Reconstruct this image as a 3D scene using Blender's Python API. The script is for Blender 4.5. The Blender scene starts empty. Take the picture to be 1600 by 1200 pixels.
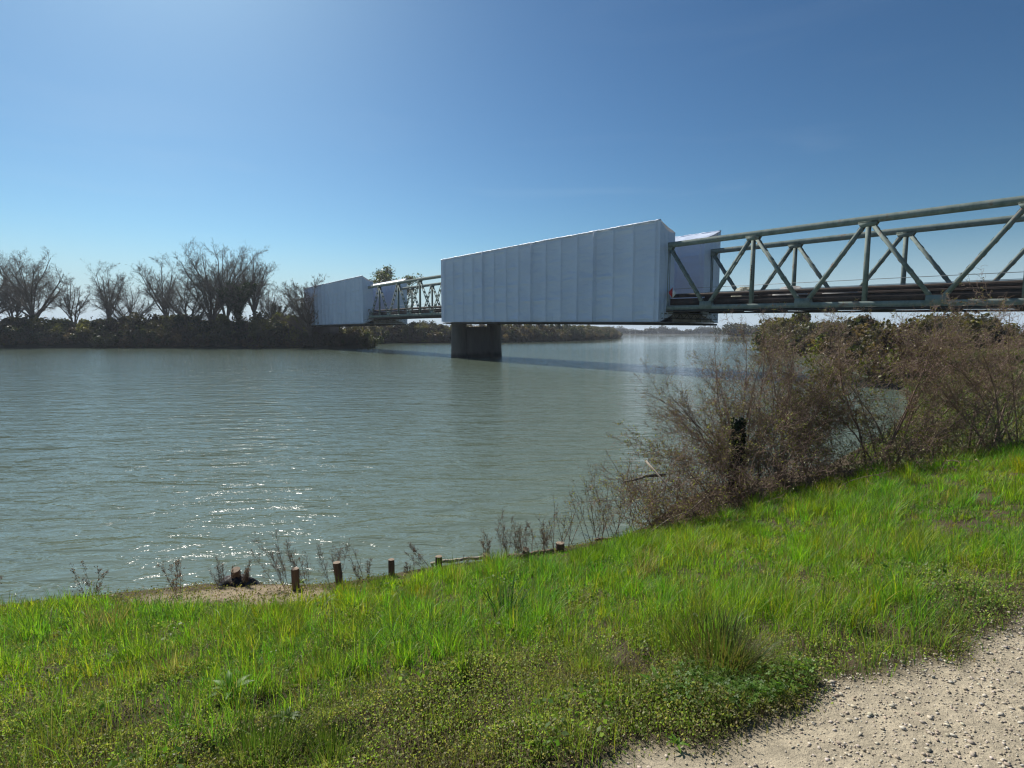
import bpy, math, random
import numpy as np
from mathutils import Vector, Matrix, Quaternion
R = math.radians
scene = bpy.context.scene
COL = scene.collection

# ------------------------------------------------------------------ camera, sky, sun, exposure
EYE = 3.4                       # eye height above the river
PITCH = 5.31
FOC = 860.0                     # focal length in pixels of the 1600 px wide photograph
cd = bpy.data.cameras.new('camera'); cam = bpy.data.objects.new('camera', cd); COL.objects.link(cam)
cam.location = (0, 0, EYE); cam.rotation_euler = (R(90 - PITCH), 0, 0)
cd.sensor_width = 36; cd.lens = FOC / 1600 * 36; cd.clip_start = 0.05; cd.clip_end = 12000
scene.camera = cam
SUN_AZ, SUN_EL = -32.5, 43.0    # azimuth from +Y (clockwise positive)
sdir = Vector((math.sin(R(SUN_AZ)) * math.cos(R(SUN_EL)), math.cos(R(SUN_AZ)) * math.cos(R(SUN_EL)), math.sin(R(SUN_EL))))
sl = bpy.data.lights.new('sun', 'SUN'); sl.energy = 5.0; sl.angle = R(0.53); sl.color = (1.0, 0.95, 0.87)
so = bpy.data.objects.new('sun', sl); COL.objects.link(so); so.rotation_euler = sdir.to_track_quat('Z', 'Y').to_euler()
world = bpy.data.worlds.new('World'); scene.world = world; world.use_nodes = True
wn, wl = world.node_tree.nodes, world.node_tree.links
bg = wn['Background']
sky = wn.new('ShaderNodeTexSky'); sky.sky_type = 'NISHITA'; sky.sun_disc = False
sky.sun_elevation = R(SUN_EL); sky.sun_rotation = R(SUN_AZ); sky.altitude = 0
sky.air_density = 1.0; sky.dust_density = 0.6; sky.ozone_density = 1.6
SKYK = 0.085
def vm(op, a, b):
    x = wn.new('ShaderNodeVectorMath'); x.operation = op; wl.new(a, x.inputs[0])
    if isinstance(b, tuple): x.inputs[1].default_value = b
    else: wl.new(b, x.inputs[1])
    return x.outputs[0]
gm = wn.new('ShaderNodeGamma'); gm.inputs[1].default_value = 1.35
wl.new(vm('MULTIPLY', sky.outputs[0], (SKYK,) * 3), gm.inputs[0])
blue = vm('MULTIPLY', gm.outputs[0], (0.705 * 10, 1.01 * 10, 1.10 * 10))
# pale band of thick air low over the horizon, faint high cloud wisps
wtc = wn.new('ShaderNodeTexCoord'); wsp = wn.new('ShaderNodeSeparateXYZ'); wl.new(wtc.outputs['Generated'], wsp.inputs[0])
wmr = wn.new('ShaderNodeMapRange'); wmr.interpolation_type = 'SMOOTHSTEP'
for i_, v_ in enumerate((-0.01, 0.17, 1.0, 0.0)): wmr.inputs[1 + i_].default_value = v_
wl.new(wsp.outputs['Z'], wmr.inputs[0])
hz = wn.new('ShaderNodeMix'); hz.data_type = 'RGBA'; wl.new(wmr.outputs[0], hz.inputs[0]); wl.new(blue, hz.inputs[6]); hz.inputs[7].default_value = (5.0, 6.2, 7.3, 1)
cmp_ = wn.new('ShaderNodeMapping'); cmp_.inputs['Scale'].default_value = (1.2, 1.2, 9.0); cmp_.inputs['Rotation'].default_value = (0.05, 0.08, 0)
cnz = wn.new('ShaderNodeTexNoise'); cnz.inputs['Scale'].default_value = 1.8; cnz.inputs['Detail'].default_value = 7; cnz.inputs['Distortion'].default_value = 0.6
wl.new(wtc.outputs['Generated'], cmp_.inputs[0]); wl.new(cmp_.outputs[0], cnz.inputs[0])
cmr = wn.new('ShaderNodeMapRange'); cmr.inputs[1].default_value = 0.56; cmr.inputs[2].default_value = 0.82; cmr.inputs[3].default_value = 0; cmr.inputs[4].default_value = 0.14; wl.new(cnz.outputs[0], cmr.inputs[0])
cm2 = wn.new('ShaderNodeMapRange'); cm2.inputs[1].default_value = 0.10; cm2.inputs[2].default_value = 0.40; cm2.inputs[3].default_value = 1; cm2.inputs[4].default_value = 0.15; wl.new(wsp.outputs['Z'], cm2.inputs[0])
cmm = wn.new('ShaderNodeMath'); cmm.operation = 'MULTIPLY'; wl.new(cmr.outputs[0], cmm.inputs[0]); wl.new(cm2.outputs[0], cmm.inputs[1])
cl = wn.new('ShaderNodeMix'); cl.data_type = 'RGBA'; wl.new(cmm.outputs[0], cl.inputs[0]); wl.new(hz.outputs[2], cl.inputs[6]); cl.inputs[7].default_value = (6.5, 7.6, 8.6, 1)
wl.new(cl.outputs[2], bg.inputs[0]); bg.inputs[1].default_value = 0.1 * 0.8
scene.view_settings.view_transform = 'Standard'; scene.view_settings.look = 'None'
scene.view_settings.exposure = 0.38; scene.view_settings.gamma = 1.0
scene.render.engine = 'CYCLES'
cy = scene.cycles
cy.max_bounces = 6; cy.transparent_max_bounces = 8; cy.use_denoising = True; cy.pixel_filter_type = 'BLACKMAN_HARRIS'; cy.filter_width = 1.25
cy.sample_clamp_indirect = 4.0; cy.sample_clamp_direct = 7.0

# ------------------------------------------------------------------ helpers
rng = np.random.default_rng(7); random.seed(7)

def tag(o, label=None, cat=None, group=None, kind=None):
    if label: o['label'] = label
    if cat: o['category'] = cat
    if group: o['group'] = group
    if kind: o['kind'] = kind
    return o

def empty(name, loc=(0, 0, 0), rz=0.0):
    o = bpy.data.objects.new(name, None); COL.objects.link(o)
    o.location = loc; o.rotation_euler = (0, 0, rz); o.empty_display_size = 0.2
    return o

def copy_tree(o, parent=None):
    c = o.copy(); COL.objects.link(c); c.parent = parent
    for ch in list(o.children):
        copy_tree(ch, c)
    return c

class MB:
    """collects geometry (numpy blocks), links it as ONE mesh object"""
    def __init__(s): s.v = []; s.f = []; s.c = []; s.n = 0
    def add(s, verts, faces, col=None):
        verts = np.asarray(verts, dtype=np.float32).reshape(-1, 3)
        for fa in (faces if isinstance(faces, list) else [faces]):
            s.f.append(np.asarray(fa, dtype=np.int32) + s.n)
        s.v.append(verts); s.n += len(verts)
        if col is None: col = (1, 1, 1)
        col = np.asarray(col, dtype=np.float32)
        if col.ndim == 1: col = np.tile(col[:3], (len(verts), 1))
        s.c.append(col)
    BF = np.array([[0, 3, 2, 1], [4, 5, 6, 7], [0, 1, 5, 4], [1, 2, 6, 5], [2, 3, 7, 6], [3, 0, 4, 7]])
    def hexa(s, pts, col=None):     # 4 bottom ccw, 4 top ccw
        s.add([tuple(p) for p in pts], MB.BF, col)
    def box(s, c, size, rz=0.0, col=None):
        hx, hy, hz = size[0] / 2, size[1] / 2, size[2] / 2
        ca, sa = math.cos(rz), math.sin(rz)
        pts = []
        for z in (-hz, hz):
            for x, y in ((-hx, -hy), (hx, -hy), (hx, hy), (-hx, hy)):
                pts.append((c[0] + x * ca - y * sa, c[1] + x * sa + y * ca, c[2] + z))
        s.hexa(pts, col)
    def beam(s, p0, p1, w, h, side=(0, 0, 1), col=None):   # w along side x axis, h along "side"
        p0, p1 = Vector(p0), Vector(p1); d = (p1 - p0).normalized()
        up = Vector(side); up = (up - d * up.dot(d)).normalized(); a = d.cross(up)
        q = [(-w / 2, -h / 2), (w / 2, -h / 2), (w / 2, h / 2), (-w / 2, h / 2)]
        s.hexa([p0 + a * x + up * y for x, y in q] + [p1 + a * x + up * y for x, y in q], col)
    def segs(s, P0, P1, R0, R1, n=3, col=None):
        P0 = np.asarray(P0, float); P1 = np.asarray(P1, float)
        if len(P0) == 0: return
        R0 = np.asarray(R0, float); R1 = np.asarray(R1, float)
        D = P1 - P0; D /= np.linalg.norm(D, axis=1, keepdims=True) + 1e-9
        ref = np.where(np.abs(D[:, 2:3]) < 0.9, np.array([[0, 0, 1.0]]), np.array([[1.0, 0, 0]]))
        A = np.cross(D, ref); A /= np.linalg.norm(A, axis=1, keepdims=True) + 1e-9
        B = np.cross(D, A)
        N = len(P0); V = np.zeros((N, 2 * n, 3))
        for k in range(n):
            t = 2 * math.pi * k / n
            o = A * math.cos(t) + B * math.sin(t)
            V[:, k] = P0 + o * R0[:, None]; V[:, n + k] = P1 + o * R1[:, None]
        F = np.array([[k, (k + 1) % n, n + (k + 1) % n, n + k] for k in range(n)])
        Fa = (F[None] + (np.arange(N) * 2 * n)[:, None, None]).reshape(-1, 4)
        if col is not None and np.ndim(col) == 2: col = np.repeat(col, 2 * n, axis=0)
        s.add(V.reshape(-1, 3), Fa, col)
    def tube(s, pts, rad, n=8, cap=True, col=None):
        pts = [Vector(p) for p in pts]
        if not hasattr(rad, '__len__'): rad = [rad] * len(pts)
        V = []; prev = None
        for i, p in enumerate(pts):
            d = (pts[min(i + 1, len(pts) - 1)] - pts[max(i - 1, 0)]).normalized()
            if prev is None: a = d.orthogonal().normalized()
            else: a = (prev - d * prev.dot(d)).normalized()
            prev = a; b = d.cross(a)
            for k in range(n):
                t = 2 * math.pi * k / n
                V.append(tuple(p + (a * math.cos(t) + b * math.sin(t)) * rad[i]))
        F = [[i * n + k, i * n + (k + 1) % n, (i + 1) * n + (k + 1) % n, (i + 1) * n + k] for i in range(len(pts) - 1) for k in range(n)]
        fl = [np.array(F)]
        if cap: fl += [np.array([list(range(n))[::-1]]), np.array([[(len(pts) - 1) * n + k for k in range(n)]])]
        s.add(V, fl, col)
    def build(s, name, mat, parent=None, smooth=False, colattr=False, origin=None):
        me = bpy.data.meshes.new(name)
        V = np.concatenate(s.v) if s.v else np.zeros((0, 3), np.float32)
        if origin is not None: V = V - np.array(origin, dtype=np.float32)
        me.vertices.add(len(V)); me.vertices.foreach_set('co', V.astype(np.float32).ravel())
        idx = np.concatenate([f.ravel() for f in s.f]); cnt = np.concatenate([np.full(len(f), f.shape[1], np.int32) for f in s.f])
        me.loops.add(len(idx)); me.loops.foreach_set('vertex_index', idx.astype(np.int32))
        me.polygons.add(len(cnt)); st = np.concatenate([[0], np.cumsum(cnt)[:-1]]).astype(np.int32)
        me.polygons.foreach_set('loop_start', st)
        me.update(calc_edges=True)
        if smooth: me.polygons.foreach_set('use_smooth', np.ones(len(cnt), bool))
        if colattr:
            ca = me.color_attributes.new('Col', 'FLOAT_COLOR', 'POINT')
            C = np.concatenate(s.c); C = np.concatenate([C, np.ones((len(C), 1), np.float32)], axis=1)
            ca.data.foreach_set('color', C.astype(np.float32).ravel())
        me.materials.append(mat)
        o = bpy.data.objects.new(name, me); COL.objects.link(o)
        if parent is not None: o.parent = parent
        if origin is not None: o.location = origin
        return o

# smooth pseudo noise out of sines
_nr = np.random.default_rng(3)
_ND = [(_nr.uniform(0, 2 * math.pi), _nr.uniform(0.6, 1.7), _nr.uniform(0, 6.28)) for _ in range(9)]
def snoise(x, y, f=1.0, off=0.0):
    r = 0
    for i, (a, k, p) in enumerate(_ND):
        r = r + np.sin((x * math.cos(a) + y * math.sin(a)) * f * k * 2 * math.pi + p + off * (i + 1) + 1.3 * np.sin((x * math.sin(a) - y * math.cos(a)) * f * 2.3 + p * 2 + off))
    return r / 4.2

# ------------------------------------------------------------------ materials
def newmat(name):
    m = bpy.data.materials.new(name); m.use_nodes = True
    nt = m.node_tree; return m, nt.nodes, nt.links, nt.nodes['Principled BSDF']

def noise_node(n, l, scale, detail=3, rough=0.55, coord='Object', mapping=None, dist=0.0):
    tc = n.new('ShaderNodeTexCoord'); t = n.new('ShaderNodeTexNoise')
    t.inputs['Scale'].default_value = scale; t.inputs['Detail'].default_value = detail
    t.inputs['Roughness'].default_value = rough; t.inputs['Distortion'].default_value = dist
    if mapping:
        mp = n.new('ShaderNodeMapping'); mp.inputs['Rotation'].default_value = mapping[0]; mp.inputs['Scale'].default_value = mapping[1]
        l.new(tc.outputs[coord], mp.inputs[0]); l.new(mp.outputs[0], t.inputs[0])
    else: l.new(tc.outputs[coord], t.inputs[0])
    return t

def ramp(n, l, src, stops):
    r = n.new('ShaderNodeValToRGB'); e = r.color_ramp.elements
    while len(e) < len(stops): e.new(0.5)
    for i, (p, c) in enumerate(stops):
        e[i].position = p; e[i].color = (c[0], c[1], c[2], 1)
    l.new(src, r.inputs[0]); return r

def mottled(name, c0, c1, scale=3.0, rough=0.8, bump=0.0, bscale=20.0, metal=0.0, spec=0.5, c2=None, mapping=None):
    m, n, l, b = newmat(name)
    t = noise_node(n, l, scale, 6, 0.65, mapping=mapping)
    st = [(0.3, c0), (0.7, c1)] if c2 is None else [(0.3, c0), (0.58, c1), (0.68, c2)]
    r = ramp(n, l, t.outputs['Fac'], st); l.new(r.outputs[0], b.inputs['Base Color'])
    b.inputs['Roughness'].default_value = rough; b.inputs['Metallic'].default_value = metal
    b.inputs['Specular IOR Level'].default_value = spec
    if bump > 0:
        t2 = noise_node(n, l, bscale, 5, 0.6, mapping=mapping); bp = n.new('ShaderNodeBump'); bp.inputs['Distance'].default_value = bump
        l.new(t2.outputs['Fac'], bp.inputs['Height']); l.new(bp.outputs[0], b.inputs['Normal'])
    return m

def leafmat(name, base=None, trans=0.45, rough=0.4, spec=0.5, var=0.25):
    """leaf / blade: diffuse + gloss + light passing through; colour from the plant's own colour attribute"""
    m, n, l, b = newmat(name)
    if base is None:
        a = n.new('ShaderNodeAttribute'); a.attribute_name = 'Col'; src = a.outputs['Color']
    else:
        rgb = n.new('ShaderNodeRGB'); rgb.outputs[0].default_value = (*base, 1); src = rgb.outputs[0]
    oi = n.new('ShaderNodeObjectInfo'); mr = n.new('ShaderNodeMapRange')
    mr.inputs['To Min'].default_value = 1 - var; mr.inputs['To Max'].default_value = 1 + var
    l.new(oi.outputs['Random'], mr.inputs['Value'])
    mul = n.new('ShaderNodeVectorMath'); mul.operation = 'SCALE'; l.new(src, mul.inputs[0]); l.new(mr.outputs[0], mul.inputs['Scale'])
    l.new(mul.outputs[0], b.inputs['Base Color'])
    b.inputs['Roughness'].default_value = rough; b.inputs['Specular IOR Level'].default_value = spec
    tr = n.new('ShaderNodeBsdfTranslucent'); mx = n.new('ShaderNodeMixShader'); mx.inputs[0].default_value = trans
    hs = n.new('ShaderNodeVectorMath'); hs.operation = 'MULTIPLY'; hs.inputs[1].default_value = (1.35, 1.45, 0.6)
    l.new(mul.outputs[0], hs.inputs[0]); l.new(hs.outputs[0], tr.inputs[0])
    l.new(b.outputs[0], mx.inputs[1]); l.new(tr.outputs[0], mx.inputs[2]); l.new(mx.outputs[0], n['Material Output'].inputs[0])
    return m

M = {}
M['bark'] = mottled('bark', (0.08, 0.065, 0.05), (0.20, 0.17, 0.14), 4, 0.9)
M['twig'] = mottled('twig_bark', (0.12, 0.075, 0.055), (0.34, 0.23, 0.17), 3, 0.7)
M['bramble'] = mottled('bramble_stem', (0.11, 0.065, 0.05), (0.32, 0.21, 0.155), 3, 0.7)
M['leaf'] = leafmat('leaf', None, 0.35, 0.5, 0.35)
M['grass'] = leafmat('grass_blade', None, 0.5, 0.5, 0.3, 0.0)
M['paint'] = mottled('grey_green_paint', (0.12, 0.16, 0.145), (0.235, 0.28, 0.255), 1.6, 0.85, 0.0, 8, spec=0.2, c2=(0.21, 0.16, 0.125))
M['rust'] = mottled('rusty_steel', (0.035, 0.028, 0.027), (0.09, 0.06, 0.05), 1.5, 0.8)
M['dark'] = mottled('dark_steel', (0.02, 0.02, 0.022), (0.05, 0.048, 0.045), 2, 0.8)
M['galv'] = mottled('galvanised_tube', (0.25, 0.26, 0.27), (0.42, 0.43, 0.44), 4, 0.45, metal=0.6)
M['asphalt'] = mottled('asphalt', (0.04, 0.04, 0.042), (0.07, 0.068, 0.065), 5, 0.9)
M['concrete'] = mottled('weathered_concrete', (0.065, 0.056, 0.052), (0.13, 0.115, 0.105), 0.6, 0.9, 0.01, 6, mapping=((0, 0, 0), (1, 1, 0.25)))
M['concrete_lit'] = mottled('pier_wall_lit_concrete', (0.10, 0.085, 0.08), (0.16, 0.14, 0.13), 0.8, 0.9, 0.01, 6, mapping=((0, 0, 0), (1, 1, 0.25)))  # paler than the shafts: the wall's brighter lighting is put into its colour
M['wood'] = mottled('stake_wood', (0.09, 0.055, 0.038), (0.24, 0.15, 0.10), 9, 0.85, 0.004, 40, mapping=((0, 0, 0), (1, 1, 0.2)))
M['woodend'] = mottled('cut_wood', (0.16, 0.11, 0.075), (0.30, 0.23, 0.16), 30, 0.85, 0.002, 60)
M['pole'] = mottled('pale_dry_wood', (0.20, 0.16, 0.12), (0.50, 0.43, 0.34), 6, 0.8, 0.004, 30)
M['tarp'] = mottled('tarpaulin', (0.08, 0.09, 0.06), (0.20, 0.20, 0.15), 2, 0.7, 0.02, 3)
M['board'] = mottled('grey_scaffold_board', (0.20, 0.20, 0.20), (0.34, 0.33, 0.32), 1.2, 0.8)
M['bark_ivy'] = mottled('ivy_dark', (0.008, 0.012, 0.006), (0.02, 0.03, 0.012), 6, 0.7)
M['red'] = mottled('red_paint', (0.42, 0.02, 0.03), (0.5, 0.03, 0.04), 3, 0.4)
M['white'] = mottled('white_paint', (0.78, 0.79, 0.80), (0.84, 0.84, 0.84), 3, 0.4)
M['dead'] = mottled('dead_stalk', (0.10, 0.065, 0.05), (0.24, 0.17, 0.12), 12, 0.85)
M['stone'] = leafmat('pebble', None, 0.0, 0.85, 0.2, 0.0)
M['plastic'] = mottled('black_plastic', (0.006, 0.006, 0.007), (0.016, 0.015, 0.016), 5, 0.55, 0.01, 12)

for k_ in ('concrete', 'concrete_lit'):
    nt_ = M[k_].node_tree; n, l = nt_.nodes, nt_.links; b = n['Principled BSDF']; src = b.inputs['Base Color'].links[0].from_socket
    ge = n.new('ShaderNodeNewGeometry'); sx = n.new('ShaderNodeSeparateXYZ'); l.new(ge.outputs['Position'], sx.inputs[0])
    nz = noise_node(n, l, 1.5, 4, 0.6, mapping=((0, 0, 0), (1, 1, 0.1))); ma = n.new('ShaderNodeMath'); ma.operation = 'MULTIPLY_ADD'; l.new(nz.outputs['Fac'], ma.inputs[0]); ma.inputs[1].default_value = -0.9; l.new(sx.outputs['Z'], ma.inputs[2])
    mr = n.new('ShaderNodeMapRange'); mr.inputs[1].default_value = -0.15; mr.inputs[2].default_value = 0.35; mr.inputs[3].default_value = 0.35; mr.inputs[4].default_value = 1.0; l.new(ma.outputs[0], mr.inputs[0])
    sc_ = n.new('ShaderNodeVectorMath'); sc_.operation = 'SCALE'; l.new(src, sc_.inputs[0]); l.new(mr.outputs[0], sc_.inputs['Scale']); l.new(sc_.outputs[0], b.inputs['Base Color'])
def sheet_mat():
    m, n, l, b = newmat('white_shrink_sheeting')
    t = noise_node(n, l, 0.25, 4, 0.5); r = ramp(n, l, t.outputs['Fac'], [(0.3, (0.57, 0.65, 0.80)), (0.7, (0.65, 0.735, 0.88))])
    l.new(r.outputs[0], b.inputs['Base Color']); b.inputs['Roughness'].default_value = 0.42; b.inputs['Specular IOR Level'].default_value = 0.4
    t1 = noise_node(n, l, 0.9, 4, 0.5, mapping=((0, 0, 0), (0.45, 0.45, 1.6)))
    t2 = noise_node(n, l, 5.0, 3, 0.5, mapping=((0, 0, 0), (0.3, 0.3, 1.0)), dist=0.8)
    ad = n.new('ShaderNodeMath'); ad.operation = 'MULTIPLY_ADD'; ad.inputs[1].default_value = 0.12
    l.new(t2.outputs['Fac'], ad.inputs[0]); l.new(t1.outputs['Fac'], ad.inputs[2])
    bp = n.new('ShaderNodeBump'); bp.inputs['Distance'].default_value = 0.22; bp.inputs['Strength'].default_value = 1.0
    l.new(ad.outputs[0], bp.inputs['Height']); l.new(bp.outputs[0], b.inputs['Normal'])
    tr = n.new('ShaderNodeBsdfTranslucent'); tr.inputs[0].default_value = (0.72, 0.72, 0.72, 1); l.new(bp.outputs[0], tr.inputs['Normal'])
    mx = n.new('ShaderNodeMixShader'); mx.inputs[0].default_value = 0.12
    l.new(b.outputs[0], mx.inputs[1]); l.new(tr.outputs[0], mx.inputs[2]); l.new(mx.outputs[0], n['Material Output'].inputs[0])
    return m
M['sheet'] = sheet_mat()

def water_mat():
    m, n, l, b = newmat('river_water')
    b.inputs['Base Color'].default_value = (0.118, 0.152, 0.112, 1); b.inputs['Roughness'].default_value = 0.045
    b.inputs['IOR'].default_value = 1.42
    tc = n.new('ShaderNodeTexCoord')
    def wave(scale, rot, sx, detail, dist=0.4, rough=0.5):
        mp = n.new('ShaderNodeMapping'); mp.inputs['Rotation'].default_value = (0, 0, R(rot)); mp.inputs['Scale'].default_value = (sx, 1, 1)
        t = n.new('ShaderNodeTexNoise'); t.inputs['Scale'].default_value = scale; t.inputs['Detail'].default_value = detail
        t.inputs['Distortion'].default_value = dist; t.inputs['Roughness'].default_value = rough
        l.new(tc.outputs['Object'], mp.inputs[0]); l.new(mp.outputs[0], t.inputs[0]); return t.outputs['Fac']
    def mad(a, k, c=None):
        x = n.new('ShaderNodeMath'); x.operation = 'MULTIPLY_ADD'; l.new(a, x.inputs[0]); x.inputs[1].default_value = k
        if c is None: x.inputs[2].default_value = 0
        else: l.new(c, x.inputs[2])
        return x.outputs[0]
    big = wave(0.95, -18, 0.36, 2, 0.8)
    mid = wave(3.0, -22, 0.40, 3, 0.9)
    small = wave(10.0, -12, 0.5, 3, 0.5)
    h = mad(big, 0.21, mad(mid, 0.105, mad(small, 0.020)))
    # gusts: patches of rougher and calmer water, calm far upstream
    gust = wave(0.018, 10, 0.35, 3, 0.3)
    mr = n.new('ShaderNodeMapRange'); mr.inputs['From Min'].default_value = 0.35; mr.inputs['From Max'].default_value = 0.65
    mr.inputs['To Min'].default_value = 0.55; mr.inputs['To Max'].default_value = 1.25; l.new(gust, mr.inputs['Value'])
    sep = n.new('ShaderNodeSeparateXYZ'); l.new(tc.outputs['Object'], sep.inputs[0])
    m2 = n.new('ShaderNodeMapRange'); m2.inputs['From Min'].default_value = 75; m2.inputs['From Max'].default_value = 200
    m2.inputs['To Min'].default_value = 1.0; m2.inputs['To Max'].default_value = 0.07; l.new(sep.outputs['Y'], m2.inputs['Value'])
    mm = n.new('ShaderNodeMath'); mm.operation = 'MULTIPLY'; l.new(mr.outputs[0], mm.inputs[0]); l.new(m2.outputs[0], mm.inputs[1])
    mh = n.new('ShaderNodeMath'); mh.operation = 'MULTIPLY'; l.new(h, mh.inputs[0]); l.new(mm.outputs[0], mh.inputs[1])
    bp = n.new('ShaderNodeBump'); bp.inputs['Distance'].default_value = 1.0; bp.inputs['Strength'].default_value = 1.0
    l.new(mh.outputs[0], bp.inputs['Height']); l.new(bp.outputs[0], b.inputs['Normal'])
    return m
M['water'] = water_mat()

def ground_mat():
    m, n, l, b = newmat('ground_soil')
    a = n.new('ShaderNodeAttribute'); a.attribute_name = 'Col'
    t = noise_node(n, l, 9, 8, 0.7); r = ramp(n, l, t.outputs['Fac'], [(0.25, (0.55, 0.55, 0.55)), (0.75, (1.35, 1.33, 1.3))])
    mul = n.new('ShaderNodeVectorMath'); mul.operation = 'MULTIPLY'; l.new(a.outputs['Color'], mul.inputs[0]); l.new(r.outputs[0], mul.inputs[1])
    l.new(mul.outputs[0], b.inputs['Base Color']); b.inputs['Roughness'].default_value = 0.95; b.inputs['Specular IOR Level'].default_value = 0.15
    t2 = noise_node(n, l, 45, 6, 0.7); bp = n.new('ShaderNodeBump'); bp.inputs['Distance'].default_value = 0.015
    l.new(t2.outputs['Fac'], bp.inputs['Height']); l.new(bp.outputs[0], b.inputs['Normal'])
    return m
M['ground'] = ground_mat()

# ------------------------------------------------------------------ terrain
NEAR = [(-60, -500), (-60, -6), (-25, 0.5), (-8, 5.7), (-4.4, 6.6), (-3.6, 6.76), (-2.68, 6.72), (-2.17, 6.80), (-1.66, 7.0), (-1.28, 7.18), (-0.35, 7.46), (0.2, 7.68), (0.74, 8.0), (1.6, 8.32), (2.1, 8.75), (2.8, 9.9), (4.5, 11.4), (7.5, 13),
        (12, 17.5), (19, 26), (27, 40), (33, 56), (38, 75), (40, 90), (48, 105), (75, 140), (130, 250), (184, 400), (165, 412), (163, 425), (200, 480), (340, 835), (3500, 835), (3500, -500)]
LEFT = [(-3500, 300), (-400, 150), (-200, 126), (-130, 123), (-72, 122.5), (-36, 122), (-31.5, 123.5), (-33, 132), (-44, 160), (-42, 182), (-20, 187), (-3.5, 193), (30, 240), (60, 330), (79, 408), (82, 425),
        (70, 480), (0, 640), (-100, 835), (-3500, 835)]
FAR = [(-3500, 834), (3500, 834), (3500, 6000), (-3500, 6000)]
def sdist(x, y, poly):
    x = np.asarray(x, float); y = np.asarray(y, float)
    d = np.full(x.shape, 1e18); inside = np.zeros(x.shape, bool)
    n = len(poly)
    for i in range(n):
        ax, ay = poly[i]; bx, by = poly[(i + 1) % n]
        ex, ey = bx - ax, by - ay; wx, wy = x - ax, y - ay
        t = np.clip((wx * ex + wy * ey) / (ex * ex + ey * ey), 0, 1)
        d = np.minimum(d, (wx - ex * t) ** 2 + (wy - ey * t) ** 2)
        c = ((ay > y) != (by > y)) & (x < (bx - ax) * (y - ay) / (by - ay + 1e-12) + ax)
        inside ^= c
    return np.where(inside, 1, -1) * np.sqrt(d)
def shore(x, y):
    return np.maximum(np.maximum(sdist(x, y, NEAR), sdist(x, y, LEFT)), sdist(x, y, FAR))
def zfun(x, y, d=None):
    x = np.asarray(x, float); y = np.asarray(y, float)
    if d is None: d = shore(x, y)
    near = np.clip(1 - (np.hypot(x, y) - 20) / 20, 0, 1)
    d2 = d + 0.06 * snoise(x, y, 0.35) * near
    z = np.interp(d2, [-400, -3, -0.3, -0.02, 0.10, 0.5, 5.4, 6.4, 400], [-3, -1.6, -0.6, -0.15, 0.27, 0.36, 1.80, 1.86, 2.2])
    land = np.clip(d * 1.0, 0, 1)
    z = z + land * (0.035 * snoise(x, y, 0.22, 1.0) + 0.012 * snoise(x, y, 0.9, 2.0)) * np.clip((y - 1.6) / 1.5, 0.25, 1)
    e = np.clip((3.5 + 0.1 * x - y) / 0.6, 0, 1) * (np.hypot(x, y) < 9) * np.clip((y - 1.84 - 0.40 * (x - 0.2) - 0.02) / 0.25, 0, 1)
    z = z + e * (0.055 * np.abs(snoise(x, y, 1.0, 3.0)) + 0.024 * snoise(x, y, 2.2, 1.0))
    return z
def path_mask(x, y):            # > 0 on the gravel path
    return (1.84 + 0.40 * (x - 0.2) + 0.05 * np.sin(x * 5.1) + 0.03 * np.sin(x * 13 + 1)) - y
def bare_mask(x, y):            # bare dry soil by the stakes
    return 1.0 - (((x + 2.95) / 1.25) ** 2 + ((y - 5.98) / 0.60) ** 2) + 0.45 * snoise(x, y, 0.8, 5.0)

def axis(lo, hi, step, far_lo, far_hi, g=1.16):
    a = list(np.arange(lo, hi + 1e-6, step)); s = step; v = a[-1]
    while v < far_hi: s *= g; v += s; a.append(v)
    s = step; v = lo; pre = []
    while v > far_lo: s *= g; v -= s; pre.append(v)
    return np.array(pre[::-1] + a)
gx = axis(-7, 9, 0.07, -3400, 3400, 1.09); gy = axis(0.8, 13, 0.07, -450, 5500, 1.07)
X, Y = np.meshgrid(gx, gy); D = shore(X, Y); Z = zfun(X, Y, D)
pm, bm = path_mask(X, Y), bare_mask(X, Y)
soil = np.array([0.075, 0.058, 0.036]); sand = np.array([0.43, 0.375, 0.275]); dry = np.array([0.27, 0.22, 0.15]); meadow = np.array([0.035, 0.038, 0.022])
C = np.tile(soil, X.shape + (1,))
C = np.where((np.hypot(X, Y) > 30)[..., None], np.where(((D > 3) & (X > 8) & (Y < 80))[..., None], np.array([0.075, 0.10, 0.03]), meadow), C)
C = np.where(((X > 7) & (D > 1) & (np.hypot(X, Y) <= 30))[..., None], np.array([0.07, 0.085, 0.03]), C)
k = np.clip(bm * 2.0, 0, 1)[..., None] * (np.hypot(X, Y) < 12)[..., None]; C = C * (1 - k) + dry * k
k = np.clip(pm * 7 + 0.3, 0, 1)[..., None]; k = k * (np.hypot(X, Y) < 30)[..., None]; C = C * (1 - k) + sand * k
k = np.clip(-(D - 0.12) * 6, 0, 1)[..., None]; C = C * (1 - k) + np.array([0.05, 0.045, 0.03]) * k
mb = MB(); nx, ny = len(gx), len(gy)
ii = (np.arange(ny - 1)[:, None] * nx + np.arange(nx - 1)[None]).ravel()
mb.add(np.stack([X, Y, Z], -1).reshape(-1, 3), np.stack([ii, ii + 1, ii + nx + 1, ii + nx], -1), C.reshape(-1, 3))
g = mb.build('ground', M['ground'], smooth=True, colattr=True); tag(g, kind='structure')
mb = MB(); xs = np.linspace(-3400, 3400, 9); ys = np.linspace(-440, 5400, 9)
XX, YY = np.meshgrid(xs, ys); ii = (np.arange(8)[:, None] * 9 + np.arange(8)[None]).ravel()
mb.add(np.stack([XX, YY, XX * 0], -1).reshape(-1, 3), np.stack([ii, ii + 1, ii + 10, ii + 9], -1))
w = mb.build('water', M['water']); tag(w, kind='structure')

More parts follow.
